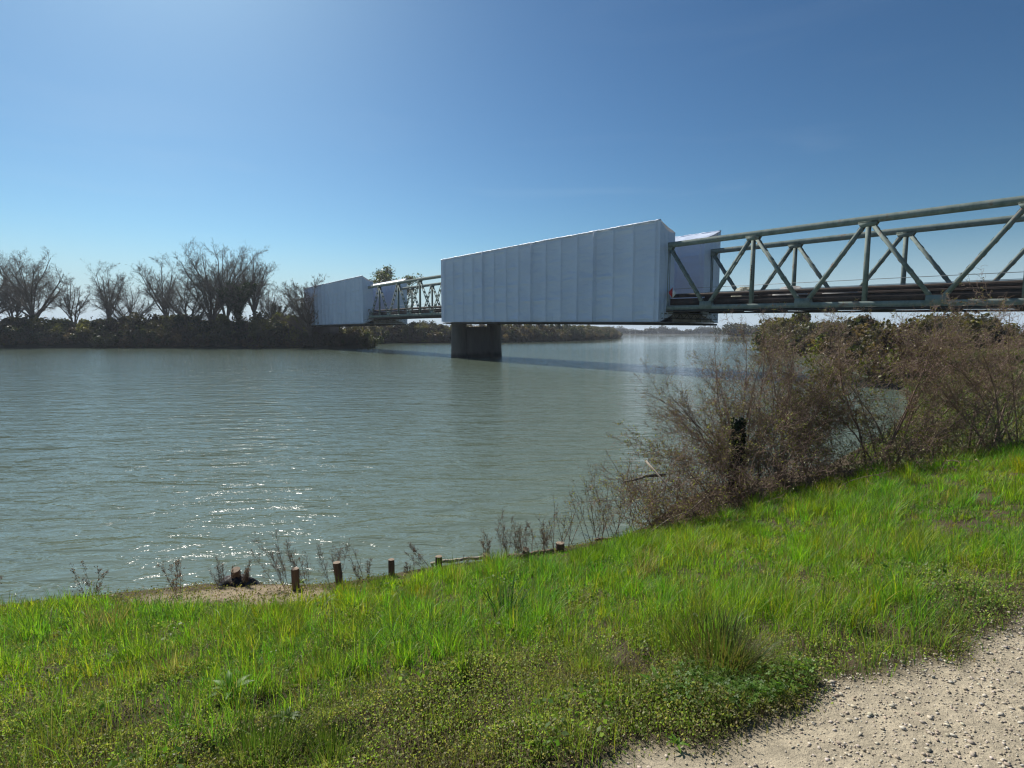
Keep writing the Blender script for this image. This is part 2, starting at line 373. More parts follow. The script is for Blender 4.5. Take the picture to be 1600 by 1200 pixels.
# a point of the ground seen under a pixel of the photograph; a point at a given distance
def ray(px, py):
    a, b = (px - 801) / FOC, (600 - py) / FOC; c, s_ = math.cos(R(PITCH)), math.sin(R(PITCH))
    return a, c + b * s_, -s_ + b * c
def on_ground(px, py):
    dx, dy, dz = ray(px, py); t = 1.0
    ts = np.arange(1.2, 30, 0.01); zz = zfun(dx * ts, dy * ts); h = EYE + dz * ts
    k = np.argmax(h < zz); t = ts[k]
    return Vector((dx * t, dy * t, float(zfun(dx * t, dy * t))))
def at(px, py, Y):
    dx, dy, dz = ray(px, py); t = Y / dy
    return Vector((dx * t, Y, EYE + dz * t))
def gpt(x, y): return Vector((x, y, float(zfun(x, y))))

# ------------------------------------------------------------------ the bridge
def zc(s): return EYE + 1.95 + 0.0195 * s - 0.000119 * s * s      # underside of the bottom chord along the cambered bridge
def P(s, w, z): return Vector((12.4 + 0.804 * w - 0.595 * s, 47 + 0.595 * w + 0.804 * s, zc(s) + z))
WN, WF, H = 1.15, 7.35, 5.66
S0, S1 = -46.0, 112.0
NV = Vector((0.804, 0.595, 0))
br = empty('truss_bridge', P(35, 4.25, -3))
br['label'] = 'long grey-green riveted steel truss road bridge crossing the river on a concrete pier'; br['category'] = 'bridge'
def bpart(mb, name, mat, **k):
    o = mb.build(name, mat, None, **k); o.parent = br; o.matrix_parent_inverse = Matrix.Translation(-br.location); return o
def run(mb, w, z, ww, hh, a=S0, b=S1, step=3.8):
    n = max(1, int((b - a) / step)); q = [a + (b - a) * i / n for i in range(n + 1)]
    V = []
    for s in q:
        for dw, dz in ((-ww / 2, -hh / 2), (ww / 2, -hh / 2), (ww / 2, hh / 2), (-ww / 2, hh / 2)):
            V.append(tuple(P(s, w + dw, z + dz)))
    F = [[i * 4 + k, i * 4 + (k + 1) % 4, i * 4 + 4 + (k + 1) % 4, i * 4 + 4 + k] for i in range(n) for k in range(4)]
    mb.add(V, [np.array(F), np.array([[3, 2, 1, 0], [n * 4, n * 4 + 1, n * 4 + 2, n * 4 + 3]])])
hid = lambda s: (1.2 < s < 36.0) or (67.0 < s < 100.5)
for w, nm in ((WN, 'near'), (WF, 'far')):
    mb = MB()                                                     # top chord: riveted box with cover plates
    run(mb, w, H - 0.195, 0.34, 0.41)
    bpart(mb, 'top_chord', M['paint'])
    mb = MB(); run(mb, w, 0.205, 0.30, 0.33); run(mb, w, 0.025, 0.36, 0.025)
    bpart(mb, 'bottom_chord', M['paint'])
    ks = range(-6, 15)
    for k_ in ks:
        st = 7.65 * k_
        if not hid(st):                                           # post under each top node (H section)
            mb = MB(); a, b_ = P(st, w, 0.37), P(st, w, H - 0.38)
            for dw in (-0.11, 0.11): mb.beam(a + NV * dw, b_ + NV * dw, 0.24, 0.02, NV)
            mb.beam(a, b_, 0.02, 0.198, NV)
            if -10 < st < -5 and nm == 'near':
                lt = MB()
                for q in range(9):
                    p = a.lerp(b_, 0.36 + q * 0.026) - NV * 0.125; lt.box(p, (0.02, 0.09, 0.075), 0.64); lt.box(p + Vector((0, 0, 0.055)), (0.02, 0.03, 0.02), 0.64)
                bpart(lt, 'lettering', M['dark'])
            bpart(mb, 'post', M['paint'])
        if not hid(st):                                           # gusset at the top node
            mb = MB()
            for dw in (-0.162, 0.162):
                u0, u1 = P(st - 0.62, w + dw, H - 0.30), P(st + 0.62, w + dw, H - 0.30); l0, l1 = P(st - 0.40, w + dw, H - 0.66), P(st + 0.40, w + dw, H - 0.66)
                mb.hexa([l0 - NV * 0.008, l1 - NV * 0.008, l1 + NV * 0.008, l0 + NV * 0.008, u0 - NV * 0.008, u1 - NV * 0.008, u1 + NV * 0.008, u0 + NV * 0.008])
            bpart(mb, 'gusset_plate', M['paint'])
        sb = st + 3.82
        if not hid(sb):
            mb = MB()
            for dw in (-0.152, 0.152):
                l0, l1 = P(sb - 0.58, w + dw, 0.10), P(sb + 0.58, w + dw, 0.10); u0, u1 = P(sb - 0.52, w + dw, 0.66), P(sb + 0.52, w + dw, 0.66)
                mb.hexa([l0 - NV * 0.008, l1 - NV * 0.008, l1 + NV * 0.008, l0 + NV * 0.008, u0 - NV * 0.008, u1 - NV * 0.008, u1 + NV * 0.008, u0 + NV * 0.008])
            bpart(mb, 'gusset_plate', M['paint'])
        for sgn in (-1, 1):                                       # diagonals: two channels tied by batten plates
            sm = st + sgn * 1.9
            if hid(sm - sgn * 1.5) and hid(sm + sgn * 1.5): continue
            mb = MB(); a, b_ = P(st + sgn * 0.20, w, H - 0.45), P(st + sgn * 3.60, w, 0.42)
            d = (b_ - a).normalized(); e = d.cross(NV).normalized()
            for dw in (-0.15, 0.15):
                mb.beam(a + NV * dw, b_ + NV * dw, 0.20, 0.018, NV)
            L = (b_ - a).length; nb = 7
            for i in range(nb):
                p = a + d * (L * (i + 0.5) / nb)
                for de in (-0.114, 0.114): mb.beam(p + e * de - d * 0.12, p + e * de + d * 0.12, 0.010, 0.32, NV)
            bpart(mb, 'diagonal', M['paint'])
mb = MB()                                                         # deck, fascia, stringers
run(mb, 4.25, 0.62, 5.0, 0.24); bpart(mb, 'deck', M['asphalt'])
for w in (1.62, 6.88):
    mb = MB(); run(mb, w, 0.66, 0.16, 0.50); run(mb, w, 0.93, 0.30, 0.04); bpart(mb, 'edge_girder', M['rust'])
mb = MB()
for w in (2.2, 3.2, 4.25, 5.3, 6.3): run(mb, w, 0.30, 0.16, 0.36)
bpart(mb, 'stringers', M['dark'])
mb = MB()
for s in np.arange(S0 + 0.5, S1, 3.825):
    mb.beam(P(s, WN + 0.22, 0.06), P(s, WF - 0.22, 0.06), 0.26, 0.44)
    mb.beam(P(s, WN - 0.15, -0.10), P(s, WF + 0.15, -0.10), 0.30, 0.12)
run(mb, WN + 0.02, -0.10, 0.34, 0.14); run(mb, WF - 0.02, -0.10, 0.34, 0.14)
o = bpart(mb, 'floor_beams', M['dark'])
for w, hh in ((1.95, 1.42), (6.55, 1.42)):
    mb = MB(); run(mb, w, 1.22, 0.06, 0.30); run(mb, w, 1.30, 0.10, 0.05); run(mb, w, 1.14, 0.10, 0.05)
    for s in np.arange(S0, S1, 2.0):
        if not hid(s): mb.beam(P(s, w + 0.06, 0.74), P(s, w + 0.06, 1.36), 0.08, 0.08)
    bpart(mb, 'guard_rail', M['rust'])
for w in (1.55, 6.95):
    mb = MB()
    for zz in (1.36, 1.78): run(mb, w, zz, 0.035, 0.035)
    for s in np.arange(S0, S1, 2.4):
        if not hid(s): mb.beam(P(s, w, 0.9), P(s, w, 1.8), 0.045, 0.045)
    bpart(mb, 'hand_rail', M['galv'])

# pier: two round shafts and the wall between them
pr = empty('bridge_pier', P(35, 4.25, 0) * 1.0); pr.location.z = -1.5
tag(pr, 'dark concrete river pier of two round shafts joined by a recessed wall', 'bridge pier')
def ppart(mb, name, mat, par=pr, **k):
    o = mb.build(name, mat, None, **k); o.parent = par; o.matrix_parent_inverse = Matrix.Translation(-par.location); return o
top = zc(35) - 0.35
for w in (1.42, 7.25):
    mb = MB(); c = P(35, w, 0); mb.tube([(c.x, c.y, z) for z in (-1.5, 0.05, 0.35, 0.7, 2.0, 3.4, top - 0.4, top - 0.35, top)], [1.14, 1.14, 1.12, 1.10, 1.07, 1.04, 1.02, 1.08, 1.08], 40)
    ppart(mb, 'shaft', M['concrete'], smooth=False)
mb = MB(); a, b_ = P(35, 2.2, 0), P(35, 6.3, 0); a.z = b_.z = 1.35; mb.beam(a, b_, 1.05, 5.7); ppart(mb, 'wall', M['concrete_lit'])
mb = MB()
for w in (1.25, 7.25):
    c = P(35, w, 0); mb.box((c.x, c.y, top + 0.07), (0.9, 0.9, 0.14), 0.64)
ppart(mb, 'bearing', M['dark'])
# abutment on the left bank
ab = empty('bridge_abutment', P(103.5, 4.25, 0)); ab.location.z = 0.5
tag(ab, 'concrete abutment under the far left end of the bridge, behind bank shrubs', 'abutment')
mb = MB(); a, b_ = P(104.5, 0.2, 0), P(104.5, 8.3, 0); a.z = b_.z = zc(104) / 2 - 0.55; mb.beam(a, b_, 3.0, zc(104) - 0.2); ppart(mb, 'wall', M['concrete'], ab)
mb = MB()
for w in (0.0, 8.5): a, b_ = P(106, w, 0), P(113, w, 0); a.z = b_.z = 2.6; mb.beam(a, b_, 0.4, 4.6)
ppart(mb, 'wing_wall', M['concrete'], ab)

# sheeted scaffold enclosures over the trusses
def wrap(s0, s1, w0, w1, label, outer, seed):
    """closed box of sheeting: outer face (billowed between frames), inner face, sloped top, two end curtains"""
    r = np.random.default_rng(seed)
    mid = (s0 + s1) / 2; root = empty('scaffold_enclosure', P(mid, (w0 + w1) / 2, -1)); tag(root, label, 'scaffold sheeting', 'white sheeted scaffold enclosures on the bridge')
    zb, zt_out, zt_in = -1.02, 7.42, 6.55
    zo0, zo1 = (zt_out, zt_in) if outer < 0 else (zt_in, zt_out)
    def disp(s, z, amp=1.0):
        ph = (s - 7.65) / 2.39; f = ph - np.floor(ph); bay = np.floor(ph)
        dd = 0.17 * np.sin(np.pi * f) ** 0.7                                     # each bay sucked in between its frames
        lift = (z + 1.0) / 1.95; g = lift - np.floor(lift); rb = np.modf(np.abs(np.sin(bay * 12.9 + np.floor(lift) * 4.1 + seed) * 43758.5))[0]
        dd = dd - 0.085 * np.exp(-((g - 0.10 - 0.05 * np.sin(np.pi * f)) / 0.07) ** 2) * np.sin(np.pi * f) ** 0.7 * (0.15 + rb)  # slack pockets above each ledger
        dd = dd - 0.075 * np.exp(-(np.minimum(f, 1 - f) / 0.035) ** 4)
        strong = np.abs(((s - 7.65 + 4.75) % 9.55) - 4.75)
        dd = dd - 0.13 * np.exp(-(strong / 0.13) ** 4)
        lowz = (z + 1.02); rq = np.modf(np.abs(np.sin(bay * 7.3 + seed) * 9731.7))[0]; dd = dd + 0.09 * np.clip(1 - np.abs(f - rq) * 1.6 - lowz / 2.2, 0, 1)   # diagonal tucks at the hem
        dd = dd + 0.015 * snoise(s, z, 0.25, seed * 0.7)
        return dd * amp
    def side(w, sign, zlo, zhi, name, stp=0.05):
        mb = MB(); S = np.linspace(s0, s1, int((s1 - s0) / stp) + 1); T = np.linspace(0, 1, 100)
        SS, TT = np.meshgrid(S, T); ZZ = zlo + (zhi - zlo) * TT
        edge = np.clip(np.minimum(SS - s0, s1 - SS) / 0.5, 0, 1)
        ZZ = ZZ + 0.06 * np.sin(SS * 2 * np.pi / 2.39 + 1) ** 2 * (TT > 0.99) + 0.05 * snoise(SS, SS * 0, 0.5, 2.0) * (TT > 0.985)
        DD = disp(SS, ZZ) * edge; W_ = w + sign * DD
        Xp = 12.4 + 0.804 * W_ - 0.595 * SS; Yp = 47 + 0.595 * W_ + 0.804 * SS; Zp = EYE + 1.95 + 0.0195 * SS - 0.000119 * SS ** 2 + ZZ
        n1, n0 = len(S), len(T); ii = (np.arange(n0 - 1)[:, None] * n1 + np.arange(n1 - 1)[None]).ravel()
        mb.add(np.stack([Xp, Yp, Zp], -1).reshape(-1, 3), np.stack([ii, ii + 1, ii + n1 + 1, ii + n1], -1))
        o = mb.build(name, M['sheet'], None, smooth=True); o.parent = root; o.matrix_parent_inverse = Matrix.Translation(-root.location)
    side(w0, 1, zb, zo0, 'side_sheet'); side(w1, -1, zb if outer > 0 else 0.9, zo1, 'side_sheet')
    # top sheet
    mb = MB(); S = np.linspace(s0, s1, int((s1 - s0) / 0.2) + 1); T = np.linspace(0, 1, 12); SS, TT = np.meshgrid(S, T)
    W_ = w0 + (w1 - w0) * TT; sag = 0.10 * np.sin(np.pi * TT) * np.abs(np.sin(np.pi * (SS - 7.65) / 2.39)) + 0.05 * snoise(SS, TT * 3, 0.6, 3.0) * np.sin(np.pi * TT)
    ZZ = zo0 + (zo1 - zo0) * TT - sag + 0.05 + 0.035 * np.abs(snoise(SS, TT, 0.9, 4.0))
    Xp = 12.4 + 0.804 * W_ - 0.595 * SS; Yp = 47 + 0.595 * W_ + 0.804 * SS; Zp = EYE + 1.95 + 0.0195 * SS - 0.000119 * SS ** 2 + ZZ
    n1, n0 = len(S), len(T); ii = (np.arange(n0 - 1)[:, None] * n1 + np.arange(n1 - 1)[None]).ravel()
    mb.add(np.stack([Xp, Yp, Zp], -1).reshape(-1, 3), np.stack([ii, ii + 1, ii + n1 + 1, ii + n1], -1))
    o = mb.build('top_sheet', M['sheet'], None, smooth=True); o.parent = root; o.matrix_parent_inverse = Matrix.Translation(-root.location)
    # end curtains, creased towards the corner
    for se, dirn in ((s0, -1), (s1, 1)):
        mb = MB(); A = np.linspace(0, 1, 40); T = np.linspace(0, 1, 70); AA, TT = np.meshgrid(A, T)
        W_ = w0 + (w1 - w0) * AA; hi = zo0 + (zo1 - zo0) * AA
        sagc = 0.28 * np.sin(np.pi * AA) ** 1.0
        out_a = AA if outer < 0 else 1 - AA
        lo = zb + 0.75 * np.clip(out_a - 0.1, 0, 1)
        ZZ = lo + (hi - sagc - lo) * TT
        Dn = 0.05 * np.sin(AA * 22 + TT * 3 + np.sin(TT * 9) * 0.8) * np.sin(np.pi * AA) + 0.10 * np.sin(np.pi * AA) * np.sin(np.pi * TT)
        SE = se + dirn * (Dn * 0.6)
        Xp = 12.4 + 0.804 * W_ - 0.595 * SE; Yp = 47 + 0.595 * W_ + 0.804 * SE; Zp = EYE + 1.95 + 0.0195 * se - 0.000119 * se ** 2 + ZZ
        n1, n0 = len(A), len(T); ii = (np.arange(n0 - 1)[:, None] * n1 + np.arange(n1 - 1)[None]).ravel()
        mb.add(np.stack([Xp, Yp, Zp], -1).reshape(-1, 3), np.stack([ii, ii + 1, ii + n1 + 1, ii + n1], -1))
        o = mb.build('end_curtain', M['sheet'], None, smooth=True); o.parent = root; o.matrix_parent_inverse = Matrix.Translation(-root.location)
    # lashing ropes down the strong seams and along the hem
    mb = MB(); w_ = w0 - 0.205 if outer < 0 else w1 + 0.205
    for j in range(-2, 12):
        s = 7.65 + 9.55 * j
        if s0 + 0.3 < s < s1 - 0.3: mb.tube([P(s + 0.02 * math.sin(q * 1.7), w_, zb + (zt_out - zb) * q / 12) for q in range(13)], 0.022, 5)
    mb.tube([P(s0 + (s1 - s0) * q / 40, w_ + (0.18 if outer < 0 else -0.18), zb + 0.02) for q in range(41)], 0.03, 5)
    for q in range(1):                       # sheeting rolled over the top outer tube
        S_ = np.arange(s0, s1 + 0.01, 0.3); rr_ = np.random.default_rng(seed + 40)
        mb.tube([P(a_, (w0 + 0.02 if outer < 0 else w1 - 0.02), zt_out + 0.02 + 0.03 * rr_.random()) for a_ in S_], list(0.055 + 0.05 * rr_.random(len(S_))), 6)
    o = mb.build('lashing', M['sheet'], None); o.parent = root; o.matrix_parent_inverse = Matrix.Translation(-root.location)
    return root
wrap(0, 37.3, 0, 2.0, 'largest white sheeted enclosure, on the near truss above the river pier', -1, 1)
wrap(0, 37.3, 6.25, 8.7, 'white sheeting on the far truss, seen behind the red and white diamond sign', 1, 2)
wrap(66, 101.7, 0, 2.0, 'white sheeted enclosure on the near truss by the left bank, behind a bare tree', -1, 3)
wrap(66, 101.7, 6.25, 8.7, 'white sheeting on the far truss at the left bank, seen through the truss diagonals', 1, 4)

def platform(s0, s1, label):
    root = empty('suspended_scaffold', P((s0 + s1) / 2, 4.3, -1.2)); tag(root, label, 'scaffold', 'work platforms slung under the bridge')
    def part(mb, name, mat):
        o = mb.build(name, mat, None); o.parent = root; o.matrix_parent_inverse = Matrix.Translation(-root.location)
    mb = MB(); run(mb, 4.35, -1.08, 7.9, 0.05, s0 + 0.12, s1 - 0.12, 2.4); part(mb, 'floor', M['board'])
    mb = MB()
    for w in np.arange(0.25, 8.6, 1.02): run(mb, w, -1.17, 0.07, 0.12, s0 - 0.1, s1 + 0.1, 2.4)
    for s in np.arange(s0 + 0.1, s1, 1.2): mb.beam(P(s, 0.1, -1.26), P(s, 8.65, -1.26), 0.06, 0.06)
    r = random.Random(5)
    for i in range(46):
        s = s0 + (s1 - s0) * r.random(); w = r.choice([0.1, 0.3, 8.5, 4, 6.2]); mb.beam(P(s, w, -1.28), P(s, w, -1.28 - r.uniform(0.08, 0.32)), 0.05, 0.05)
    for w in (0.15, 2.2, 4.3, 6.4, 8.55): mb.beam(P(s0 + 0.05, w, -1.28), P(s0 + 0.05, w, -1.28 - r.uniform(0.1, 0.4)), 0.05, 0.05)
    part(mb, 'ledgers', M['dark'])
    for se in (s0, s1):                                            # end: boards behind lattice girders
        mb = MB()
        e = 0.10 if se == s0 else -0.10
        for w0, w1 in ((2.05, 3.15), (3.2, 4.35), (4.4, 5.5), (5.55, 6.6), (6.65, 7.6), (7.65, 8.55)):
            for z0, z1 in ((-1.0, -0.62), (-0.60, -0.22)): mb.hexa([P(se + e, w0, z0), P(se + e, w1, z0), P(se + e + 0.03, w1, z0), P(se + e + 0.03, w0, z0), P(se + e, w0, z1), P(se + e, w1, z1), P(se + e + 0.03, w1, z1), P(se + e + 0.03, w0, z1)])
        part(mb, 'end_boards', M['board'])
        mb = MB()
        for z in (-0.28, -0.72): mb.beam(P(se, 0.4, z), P(se, 8.5, z), 0.05, 0.05)
        for i in range(16):
            w = 0.5 + i * 0.5; za, zb_ = (-0.28, -0.72) if i % 2 else (-0.72, -0.28); mb.beam(P(se, w, za), P(se, w + 0.5, zb_), 0.03, 0.03)
        for w in np.arange(0.4, 8.7, 1.6): mb.beam(P(se - 0.03, w, -0.12), P(se - 0.03, w, -1.3), 0.07, 0.07)
        part(mb, 'lattice_girder', M['dark'])
platform(0, 37.3, 'dark work platform with lattice ends hanging under the largest sheeted enclosure')
platform(66, 101.7, 'grey boarded work platform hanging under the sheeting by the left bank')

# red and white diamond navigation mark on the near truss
sg = empty('navigation_sign', P(-0.85, 0.82, 0.45)); tag(sg, 'diamond board, red left half and white right half, fixed beside the big sheeting', 'sign')
c = P(-0.78, 0.80, 1.42)
ax = Vector((0.97, 0.24, 0)).normalized()
def tri(mb, a, b, c_, t):
    nrm = (b - a).cross(c_ - a).normalized() * t
    mb.add([tuple(q) for q in (a, b, c_, a + nrm, b + nrm, c_ + nrm)], [np.array([[0, 2, 1], [3, 4, 5]]), np.array([[0, 1, 4, 3], [1, 2, 5, 4], [2, 0, 3, 5]])])
up = Vector((0, 0, 1))
def sgpart(mb, name, mat): o = mb.build(name, mat, None); o.parent = sg; o.matrix_parent_inverse = Matrix.Translation(-sg.location)
mb = MB(); tri(mb, c - up * 0.46, c + up * 0.46, c - ax * 0.38, 0.02); sgpart(mb, 'red_half', M['red'])
mb = MB(); tri(mb, c - up * 0.46, c + ax * 0.38, c + up * 0.46, 0.02); sgpart(mb, 'white_half', M['white'])
mb = MB(); mb.beam(P(-0.78, 0.88, 0.36), P(-0.78, 0.88, 1.8), 0.05, 0.05); sgpart(mb, 'bracket', M['galv'])

# material heaps and barriers on the deck
def heap(s, w, L, Wd, Hh, name, label, cat, mat, seed, boards=False):
    r = random.Random(seed); root_loc = P(s, w, 0.745); mb = MB()
    if boards:
        for i in range(5):
            for j in range(3 - i // 2):
                a = P(s - L / 2 + r.uniform(-.1, .1), w + (j - 1) * 0.3, 0.79 + i * 0.1); b_ = P(s + L / 2 + r.uniform(-.1, .1), w + (j - 1) * 0.3, 0.79 + i * 0.1)
                mb.beam(a, b_, 0.26, 0.085)
    else:
        nu, nv = 24, 8; V = []
        for i in range(nv + 1):
            t = i / nv
            for j in range(nu):
                a = 2 * math.pi * j / nu; rr = math.cos(t * math.pi / 2) ** 0.6 * (1 + 0.16 * math.sin(a * 3 + seed) + 0.08 * math.sin(a * 7 + i))
                V.append(tuple(P(s + L / 2 * rr * math.cos(a), w + Wd / 2 * rr * math.sin(a), 0.745 + Hh * math.sin(t * math.pi / 2) * (1 + 0.12 * math.sin(a * 4 + i * 1.3)))))
        F = [[i * nu + j, i * nu + (j + 1) % nu, (i + 1) * nu + (j + 1) % nu, (i + 1) * nu + j] for i in range(nv) for j in range(nu)]
        mb.add(V, np.array(F))
    o = mb.build(name, mat, None, smooth=not boards, origin=tuple(root_loc)); tag(o, label, cat); return o
heap(-5.6, 3.6, 2.0, 1.2, 1.0, 'tarpaulin_bundle', 'low olive tarpaulin covered bundle on the deck behind the near diagonals', 'bundle', M['tarp'], 1)
heap(-8.9, 4.6, 2.6, 1.4, 0.95, 'rubble_heap', 'pale brown heap on the deck just right of the lettered post', 'heap', M['board'], 2)
heap(-12.6, 4.4, 2.2, 1.0, 0.5, 'board_stack', 'stack of grey scaffold boards on the deck near the photo right edge', 'boards', M['board'], 3, True)

# ------------------------------------------------------------------ plants
def rnd_perp(d, rnd):
    a = d.orthogonal().normalized(); return (Quaternion(d, rnd.uniform(0, 6.283)) @ a)
class Segs:
    def __init__(s): s.a = []; s.b = []; s.r0 = []; s.r1 = []; s.lv = []; s.tips = []
    def add(s, p, q, r0, r1, lv): s.a.append(tuple(p)); s.b.append(tuple(q)); s.r0.append(r0); s.r1.append(r1); s.lv.append(lv)
def grow(S, rnd, p, d, L, r, lv, prm):
    n = prm['seg'][lv]; p = p.copy(); d = d.copy(); st = L / n; rt = r * prm['taper'][lv]
    kids = prm['kids'][lv] if lv < len(prm['kids']) else 0
    ks = sorted(rnd.uniform(prm['from'][lv], 1.0) for _ in range(int(kids * rnd.uniform(0.75, 1.25)))) if kids else []
    ki = 0
    for i in range(n):
        t0, t1 = i / n, (i + 1) / n
        d = (d + Vector((rnd.gauss(0, 1), rnd.gauss(0, 1), rnd.gauss(0, 1))) * prm['wob'][lv] + Vector((0, 0, prm['up'][lv]))).normalized()
        q = p + d * st; S.add(p, q, r + (rt - r) * t0, r + (rt - r) * t1, lv)
        while ki < len(ks) and ks[ki] <= t1:
            t = ks[ki]; ki += 1; pp = p.lerp(q, (t - t0) / (t1 - t0 + 1e-9)); rr = (r + (rt - r) * t) * prm['rr'][lv]
            ang = R(rnd.uniform(*prm['ang'][lv])); cd_ = (d * math.cos(ang) + rnd_perp(d, rnd) * math.sin(ang)).normalized()
            LL = L * prm['lr'][lv] * (rnd.uniform(0.85, 1.1) if prm['lr'][lv] > 1 else rnd.uniform(0.6, 1.25)) * (1 - prm['ltap'] * t)
            grow(S, rnd, pp, cd_, LL, max(rr, prm['rmin']), lv + 1, prm)
        p = q
    if lv >= len(prm['seg']) - 2: S.tips.append((tuple(p), tuple(d)))

def leafquads(mb, pts, size, cols, rng_, elong=1.6):
    """folded little leaves: two triangles pairs (a quad each side of the midrib)"""
    N = len(pts); pts = np.asarray(pts, float)
    a = rng_.normal(size=(N, 3)); a /= np.linalg.norm(a, axis=1, keepdims=True)
    b = rng_.normal(size=(N, 3)); b = np.cross(a, b); b /= np.linalg.norm(b, axis=1, keepdims=True) + 1e-9
    s = (size * rng_.uniform(0.6, 1.35, N))[:, None]
    V = np.stack([pts - a * s * elong / 2, pts + b * s / 2, pts + a * s * elong / 2, pts - b * s / 2], 1)
    mb.add(V.reshape(-1, 3), np.arange(N * 4).reshape(N, 4), np.repeat(cols, 4, axis=0))
def pick(cols, N, rng_, jit=0.2):
    c = np.array(cols)[rng_.integers(0, len(cols), N)]
    return c * rng_.uniform(1 - jit, 1 + jit, (N, 1)) * rng_.uniform(1 - jit * 0.3, 1 + jit * 0.3, (N, 3))

def top_of(S): return max(q[2] for q in S.b)
def split_build(S, root, cut, trunk_mat, twig_mat, nt=7):
    a, b = np.array(S.a), np.array(S.b); r0, r1, lv = np.array(S.r0), np.array(S.r1), np.array(S.lv)
    k = lv <= cut; mb = MB(); mb.segs(a[k], b[k], r0[k], r1[k], nt); mb.build('trunk', trunk_mat, root, smooth=True)
    k = ~k; mb = MB(); mb.segs(a[k], b[k], r0[k], r1[k], 3)
    return mb

def bare_tree(h, seed, spread=1.0, wide=0, leafy=None, ivy=False, twr=0.016, forked=True):
    rnd = random.Random(seed); rg = np.random.default_rng(seed); S = Segs(); root = empty('bare_tree')
    prm = dict(seg=[6, 8, 6, 5, 3], kids=[5, 13, 10, 7], taper=[0.7, 0.25, 0.35, 0.4, 0.6], wob=[0.05, 0.07, 0.13, 0.17, 0.22], up=[0.03, 0.05, 0.06, 0.05, 0.04],
               rr=[0.72, 0.5, 0.55, 0.7], ang=[(12, 36), (25, 55), (25, 60), (25, 65)], lr=[1.35, 0.42, 0.5, 0.5], ltap=0.35, rmin=twr)
    prm['from'] = [0.55, 0.12, 0.12, 0.1]
    if wide: prm['ang'][0] = (25, 62); prm['lr'][0] = 1.5; prm['kids'][0] = 8; prm['from'][0] = 0.35; prm['kids'][1] = 10
    nst = 2 if forked else 1
    for i in range(nst):
        d = Vector((rnd.uniform(-.22, .22) * spread, rnd.uniform(-.2, .2) * spread, 1)).normalized()
        grow(S, rnd, Vector((0.25 * i, 0, -0.3)), d, h * (0.42 if i == 0 else 0.36), h * 0.016, 0, prm)
    f_ = h / top_of(S); S.a = [tuple(c_ * f_ for c_ in q) for q in S.a]; S.b = [tuple(c_ * f_ for c_ in q) for q in S.b]; S.tips = [(tuple(c_ * f_ for c_ in q), e_) for q, e_ in S.tips]
    mb = split_build(S, root, 1, M['bark'], M['twig'])
    mb.build('crown', M['bark'], root)
    if leafy is not None:
        t = np.array([p for p, _ in S.tips]); idx = rg.integers(0, len(t), leafy[0]); pts = t[idx] + rg.normal(size=(leafy[0], 3)) * leafy[2]
        mb = MB(); leafquads(mb, pts, leafy[1], pick(leafy[3], leafy[0], rg), rg); mb.build('leaves', M['leaf'], root, colattr=True)
    if ivy:
        a = np.array(S.a); lv = np.array(S.lv); b = np.array(S.b); k = (lv <= 1) & (a[:, 2] < h * 0.62); a, b = a[k], b[k]
        N = 5200; j = rg.integers(0, len(a), N); t = rg.random((N, 1)); pts = a[j] * (1 - t) + b[j] * t + rg.normal(size=(N, 3)) * np.array([0.42, 0.42, 0.3])
        mb = MB(); leafquads(mb, pts, 0.30, pick([(0.025, 0.045, 0.015), (0.035, 0.055, 0.02), (0.045, 0.06, 0.03)], N, rg), rg, 1.1); mb.build('ivy', M['leaf'], root, colattr=True)
    return root

BT = [bare_tree(25, 12, 0.8), bare_tree(25, 27, 1.2, 1), bare_tree(24, 31, 0.8, ivy=True, forked=False), bare_tree(14, 44, 1.3, 1, leafy=(350, 0.12, 0.12, [(0.20, 0.17, 0.08), (0.17, 0.13, 0.09)])),
      bare_tree(24, 52, 1.0, leafy=(9000, 0.36, 0.45, [(0.07, 0.085, 0.02), (0.10, 0.11, 0.03), (0.06, 0.07, 0.025)]))]
used = set()
def place_tree(k, px, Yd, htop, label, cat='tree', group=None, base_h=(25, 25, 24, 14, 24), name=None, rz=None):
    X_ = (px - 801) / FOC * Yd
    o = BT[k] if k not in used else copy_tree(BT[k]); used.add(k)
    z = float(zfun(X_, Yd)); sc = (htop) / base_h[k]
    o.location = (X_, Yd, z - 0.1); o.scale = (sc, sc, sc); o.rotation_euler = (0, 0, random.uniform(0, 6.28) if rz is None else rz)
    tag(o, label, cat, group)
    if name: o.name = name
    return o
GT = 'tall bare trees on the left bank'
place_tree(0, 403, 138, 23.3, 'tall leafless forked tree on left bank, nearest to the wrapped bridge', 'tree', GT, rz=0.6)
place_tree(0, 357, 134, 23.3, 'tall leafless tree at the photo left edge, trunk among ivy', 'tree', GT, rz=2.0)
place_tree(2, 381, 131, 18, 'upright ivy clad trunk between the two tallest bare trees', 'tree', 'ivy clad trees on the left bank', name='ivy_clad_tree', rz=1.0)
place_tree(2, 366, 129, 20, 'ivy clad trunk just right of the tall tree at the photo left edge', 'tree', 'ivy clad trees on the left bank', name='ivy_clad_tree', rz=3.0)
place_tree(2, 433, 130, 12.5, 'short leaning ivy clad tree right of the tall forked tree', 'tree', 'ivy clad trees on the left bank', name='ivy_clad_tree', rz=4.4)
place_tree(3, 490, 124.0, 15.5, 'small round bare tree standing in front of the farther white sheeting', 'tree', rz=2.2)
place_tree(0, 425, 150, 15, 'slim bare tree behind the short ivy clad tree', 'tree', GT, rz=3.3)
